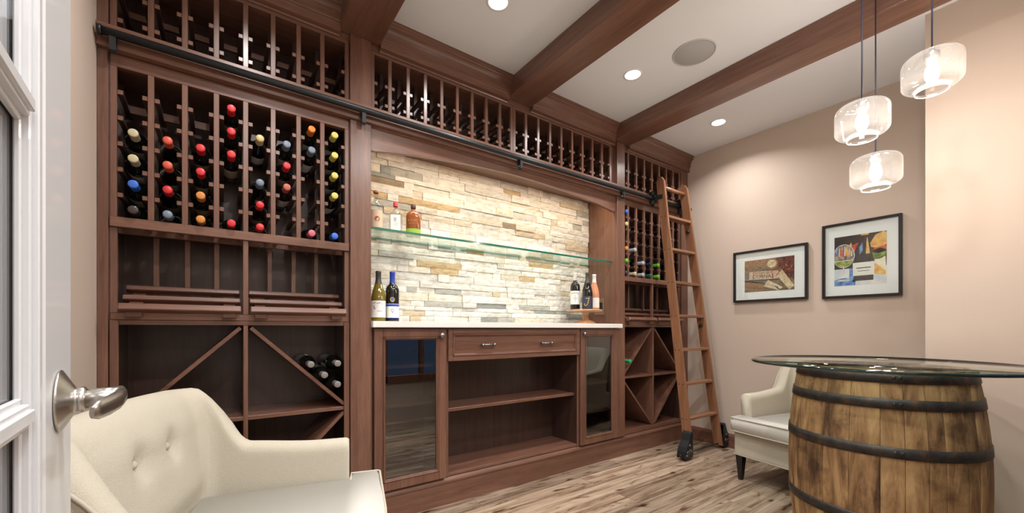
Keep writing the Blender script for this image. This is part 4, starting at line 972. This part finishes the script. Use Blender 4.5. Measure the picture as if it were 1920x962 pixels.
build('polished_edge', MB().lathe([(0.4573, 0), (0.4615, 0.0015), (0.463, 0.006), (0.4615, 0.011), (0.4573, 0.0125)], 96), tealdk, t)

# ------------------------------------------------------------------ armchair
def armchair(loc, rz, lab):
    t = thing('armchair', lab, 'armchair', loc, rz=rz, world=False, group='cream armchairs')
    HW, XF, XBk = 0.385, 0.245, -0.250
    rc = 0.085
    # plan path of the centre line of the shell, from far (+y) arm front round the back to the near arm front
    def path(u):
        ys = HW - 0.035
        La = XF - (XBk + rc); Lc = PI / 2 * rc; Lb = 2 * (ys - rc); T = 2 * La + 2 * Lc + Lb; s = u * T
        if s < La: return (XF - s, ys), (0, 1), 0.0
        s -= La
        if s < Lc:
            a = s / rc; return (XBk + rc - rc * math.sin(a), ys - rc + rc * math.cos(a)), (-math.sin(a), math.cos(a)), a / (PI / 2)
        s -= Lc
        if s < Lb: return (XBk, ys - rc - s), (-1, 0), 1.0
        s -= Lb
        if s < Lc:
            a = s / rc; return (XBk + rc - rc * math.cos(a), -(ys - rc) - rc * math.sin(a)), (-math.cos(a), -math.sin(a)), 1 - a / (PI / 2)
        s -= Lc
        return (XBk + rc + s, -ys), (0, -1), 0.0
    NU = 120; rings = []; m_ = MB(); outer_top = []
    bts = [(-0.09, 0.652), (0.09, 0.652)]
    for i in range(NU + 1):
        (px, py), (nx_, ny_), bk = path(i / NU)
        # height: flat arms, scooped wings, crowned back
        q_ = max(0.0, min(1.0, (XBk + 0.165 - px) / 0.140)); rise = 0.45 * q_ ** 2.2 + 0.55 * smooth(q_)
        H_ = 0.565 + 0.02 * smooth((0.15 - px) / 0.3) + 0.205 * rise + 0.012 * (1 - (py / 0.35) ** 2) * bk
        th = 0.036 + 0.012 * bk
        lean = 0.05 + 0.07 * bk
        ring = []
        prof = [(-th, 0.185), (-th, 0.30)]                      # d from centre (outward positive below), z
        # outer side up
        seq = []
        for k in range(11): seq.append((th, 0.185 + (H_ - th - 0.185) * k / 10))
        for k in range(1, 8): a = PI * k / 8; seq.append((th * math.cos(a), H_ - th + th * math.sin(a)))
        for k in range(17): seq.append((-th, H_ - th - (H_ - th - 0.30) * k / 16))
        for kk, (d, z) in enumerate(seq):
            off = d + lean * max(0, z - 0.30)
            X_, Y_ = px + nx_ * off, py + ny_ * off
            if d < 0 and bk > 0.5:                               # inner face of the back: padding and tufts
                pad = 0.030 * smooth((z - 0.40) / 0.1) * smooth((H_ - z) / 0.12) * (1 - min(1, abs(py) / 0.35) ** 4)
                dep = 0
                for by, bz in bts:
                    rr_ = math.hypot((py - by) / 1.0, z - bz); dep += 0.034 * math.exp(-(rr_ / 0.026) ** 1.2)
                dep += 0.009 * math.exp(-((z - 0.652) / 0.016) ** 2) * (1 if abs(py) < 0.13 else 0.25)
                X_ += (pad - dep) * (-nx_); Y_ += (pad - dep) * (-ny_)
            ring.append(m_.bm.verts.new((X_, Y_, z)))
            if kk == 11: outer_top.append((X_ + nx_ * 0.003, Y_ + ny_ * 0.003, z))
        rings.append(ring)
    for a, b_ in zip(rings, rings[1:]):
        for k in range(len(a) - 1):
            f = m_.bm.faces.new((a[k], a[k + 1], b_[k + 1], b_[k])); f.smooth = True
    # rounded arm fronts
    for ring, s in ((rings[0], 1), (rings[-1], -1)):
        cen = m_.bm.verts.new((XF + 0.012, s * (HW - 0.035) + 0, 0.40))
        rim = []
        for v in ring: rim.append(m_.bm.verts.new((XF + 0.010, v.co.y * 0.94 + s * (HW - 0.035) * 0.06, v.co.z - (0.006 if v.co.z > 0.5 else 0))))
        for k in range(len(ring) - 1):
            for q in ((ring[k], ring[k + 1], rim[k + 1], rim[k]), (rim[k], rim[k + 1], cen)):
                f = m_.bm.faces.new(q); f.smooth = True
    sh = build('upholstered_shell', m_, cream, t)
    build('piping', MB().tube(outer_top, 0.0042, 8), pipe, sh)
    for by, bz in bts:
        xx = XBk + 0.048 - 0.12 * (bz - 0.30) + 0.029 - 0.043 + 0.020
        build('button', MB().lathe([(0.011, -0.003), (0.0105, 0.002), (0.006, 0.006), (0, 0.0075)], 16, M=Matrix.Translation((xx, by, bz)) @ Matrix.Rotation(R(80), 4, 'Y')), cream, t)
    # T cushion
    cu = MB(); ow, iw, xe, xf = HW + 0.002, HW - 0.082, XF + 0.018, XF + 0.128
    outl = [(-0.22, -iw), (xe, -iw), (xe, -ow), (xf - 0.006, -ow), (xf, -ow + 0.01), (xf + 0.008, 0), (xf, ow - 0.01), (xf - 0.006, ow), (xe, ow), (xe, iw), (-0.22, iw)]
    cu.prism(outl, 0.325, 0.415, 'z')
    bmesh.ops.bevel(cu.bm, geom=list(cu.bm.edges), offset=0.011, segments=3, affect='EDGES')
    for f in cu.bm.faces: f.smooth = True
    cs = build('seat_cushion', cu, cream2, t)
    o2 = outl + [outl[0]]
    for z in (0.4125, 0.3275): build('piping', MB().tube([(x * 1.0, y * 0.992, z) for x, y in outl[1:-1]], 0.0042, 8), pipe, cs)
    bs = MB(); bs.box(-0.30, XF + 0.098, -HW + 0.004, HW - 0.004, 0.165, 0.322, 0.012, seg=3)
    bb = build('seat_base', bs, cream, t)
    build('piping', MB().tube([(-0.29, -HW + 0.004, 0.168), (XF + 0.098, -HW + 0.004, 0.168), (XF + 0.098, HW - 0.004, 0.168), (-0.29, HW - 0.004, 0.168)], 0.004, 8), pipe, bb)
    for x, y, dx in ((XF + 0.070, HW - 0.035, 0.0), (XF + 0.070, -HW + 0.035, 0.0), (-0.27, HW - 0.05, -0.04), (-0.27, -HW + 0.05, -0.04)):
        lg = MB(); g = bmesh.new()
        A = [g.verts.new((x + a * 0.024, y + b_ * 0.024, 0.166)) for a, b_ in ((-1, -1), (1, -1), (1, 1), (-1, 1))]
        B = [g.verts.new((x + dx + a * 0.012, y + b_ * 0.012, 0.0)) for a, b_ in ((-1, -1), (1, -1), (1, 1), (-1, 1))]
        g.faces.new(A); g.faces.new(B[::-1])
        for k in range(4): g.faces.new((A[k], B[k], B[(k + 1) % 4], A[(k + 1) % 4]))
        bmesh.ops.bevel(g, geom=list(g.edges), offset=0.002, affect='EDGES'); lg.merge(g)
        build('leg', lg, blackp, t)
    return t
def place(corner, ang):
    """world position of the chair origin so that the +y front corner of the cushion lands on corner"""
    a = R(ang); d = Vector((math.cos(a), math.sin(a))); n = Vector((-math.sin(a), math.cos(a)))
    p = Vector(corner) - d * 0.373 - n * 0.385
    return (p.x, p.y, 0)
A1 = -16.0
ch1 = armchair(place((0.535, -0.406), A1), R(A1), 'cream upholstered armchair in the left foreground beside the white door')
A2 = 170.0
a = R(A2); d = Vector((math.cos(a), math.sin(a))); n = Vector((-math.sin(a), math.cos(a)))
p2 = Vector((2.755, -0.75)) - d * 0.373 + n * 0.385
ch2 = copy_tree(ch1); ch2.location = (p2.x, p2.y, 0); ch2.rotation_euler = (0, 0, a)
ch2['label'] = 'cream upholstered armchair partly behind the wine barrel near the right wall'

# ------------------------------------------------------------------ white glazed door in the foreground
dw = 0.80
ed = Vector((math.sin(R(-4.7)), math.cos(R(-4.7)), 0)); P = Vector((-0.157, -1.35, 0)); hinge = P - ed * dw
# local frame: +y from hinge to free edge, +x towards the room, z up; face at x = 0
door = bpy.data.objects.new('door_1', None); C.objects.link(door); door.location = hinge; door.rotation_euler = (0, 0, R(4.7)); door['kind'] = 'structure'
TH = 0.036; DH = 2.03
zs_m = [0.345, 0.632, 0.918, 1.212, 1.505]
gy0, gy1, gz0, gz1 = 0.175, dw - 0.175, 0.20, 1.82
f = MB()
f.box(-TH, 0, dw - 0.142, dw, 0.008, DH, 0.002).box(-TH, 0, 0, 0.142, 0.008, DH, 0.002).box(-TH, 0, 0.142, dw - 0.142, 0.008, gz0 - 0.03, 0.001).box(-TH, 0, 0.142, dw - 0.142, gz1 + 0.03, DH, 0.001)
df = build('door_frame', f, doorw, door)
mo_ = MB()
for side in (0, 1):
    X0 = (lambda a: a) if side == 0 else (lambda a: -TH - a)
    def bar(y0, y1, z0, z1, steps, ax):
        """stepped glazing bead; ax = axis across which the steps run, from solid side to glass"""
        n_ = len(steps)
        for k, (w0, w1, dd) in enumerate(steps):
            if ax == 'y+': q = (y0 + w0, y0 + w1, z0, z1)
            if ax == 'y-': q = (y1 - w1, y1 - w0, z0, z1)
            if ax == 'z+': q = (y0, y1, z0 + w0, z0 + w1)
            if ax == 'z-': q = (y0, y1, z1 - w1, z1 - w0)
            xa, xb = sorted((X0(-TH / 2 + 0.003), X0(dd)))
            mo_.box(xa, xb, q[0], q[1], q[2], q[3], 0.0012)
    st_ = [(0, 0.008, -0.004), (0.008, 0.020, -0.0005), (0.020, 0.028, -0.005), (0.028, 0.034, -0.010)]
    bar(0.142, 0.18, gz0 - 0.03, gz1 + 0.03, st_, 'y+'); bar(dw - 0.18, dw - 0.142, gz0 - 0.03, gz1 + 0.03, st_, 'y-')
    bar(0.175, dw - 0.175, gz0 - 0.03, gz0 + 0.01, st_, 'z+'); bar(0.175, dw - 0.175, gz1 - 0.01, gz1 + 0.03, st_, 'z-')
    for zc in zs_m:
        for a_, b_, dd in ((-0.017, 0.017, -0.010), (-0.011, 0.011, -0.005), (-0.006, 0.006, -0.0015)):
            xa, xb = sorted((X0(-TH / 2 + 0.003), X0(dd))); mo_.box(xa, xb, 0.172, dw - 0.172, zc + a_, zc + b_, 0.001)
build('glazing_bar', mo_, doorw, door)
build('door_glass', MB().box(-TH / 2 - 0.002, -TH / 2 + 0.002, 0.17, dw - 0.17, gz0 - 0.01, gz1 + 0.01), glz_door, door)
hy, hz = dw - 0.076, 0.918
Mh = Matrix.Translation((0, hy, hz)) @ Matrix.Rotation(R(90), 4, 'Y')
hb = build('door_handle', MB().lathe([(0.0, 0.0005), (0.0350, 0.0005), (0.0355, 0.002), (0.0340, 0.003), (0.0160, 0.0125), (0.0140, 0.0135), (0.0140, 0.0155), (0.0150, 0.0165), (0.0150, 0.0205), (0.0130, 0.022), (0.0, 0.022)], 40, M=Mh), steel, door)
lv = MB(); lv.tube([(0.020, hy, hz), (0.053, hy + 0.001, hz + 0.001)], [0.0112, 0.0120], 24)
# paddle turning back towards the hinge
pp = [(0.0485, hy + 0.010, hz + 0.002), (0.0510, hy + 0.002, hz + 0.001), (0.0500, hy - 0.020, hz - 0.001), (0.0450, hy - 0.045, hz - 0.003), (0.0385, hy - 0.068, hz - 0.004), (0.0345, hy - 0.082, hz - 0.005)]
t_ = bmesh.new(); rg = []
for i, p in enumerate(pp):
    hh = (0.0100, 0.0120, 0.0120, 0.0115, 0.0105, 0.006)[i]; wd_ = (0.006, 0.006, 0.0045, 0.004, 0.0035, 0.002)[i]
    rg.append([t_.verts.new((p[0] + wd_ * math.cos(k * PI / 6), p[1] , p[2] + hh * math.sin(k * PI / 6))) for k in range(12)])
for a_, b_ in zip(rg, rg[1:]):
    for k in range(12): fc = t_.faces.new((a_[k], a_[(k + 1) % 12], b_[(k + 1) % 12], b_[k])); fc.smooth = True
t_.faces.new(rg[0]); t_.faces.new(rg[-1]); lv.merge(t_)
bmesh.ops.recalc_face_normals(lv.bm, faces=list(lv.bm.faces)); build('lever', lv, steel, hb)
Mh = Matrix.Translation((-TH, hy, hz)) @ Matrix.Rotation(R(-90), 4, 'Y')
h2 = build('door_handle', MB().lathe([(0.0, 0.0005), (0.0345, 0.0005), (0.0350, 0.003), (0.0175, 0.019), (0.0145, 0.021), (0.0145, 0.040), (0.0, 0.040)], 32, M=Mh), steel, door)
build('lever', MB().tube([(-TH - 0.038, hy, hz), (-TH - 0.060, hy, hz), (-TH - 0.064, hy - 0.02, hz), (-TH - 0.064, hy - 0.09, hz)], 0.009, 12), steel, h2)

for o in C.objects:
    if '_off' in o: del o['_off']
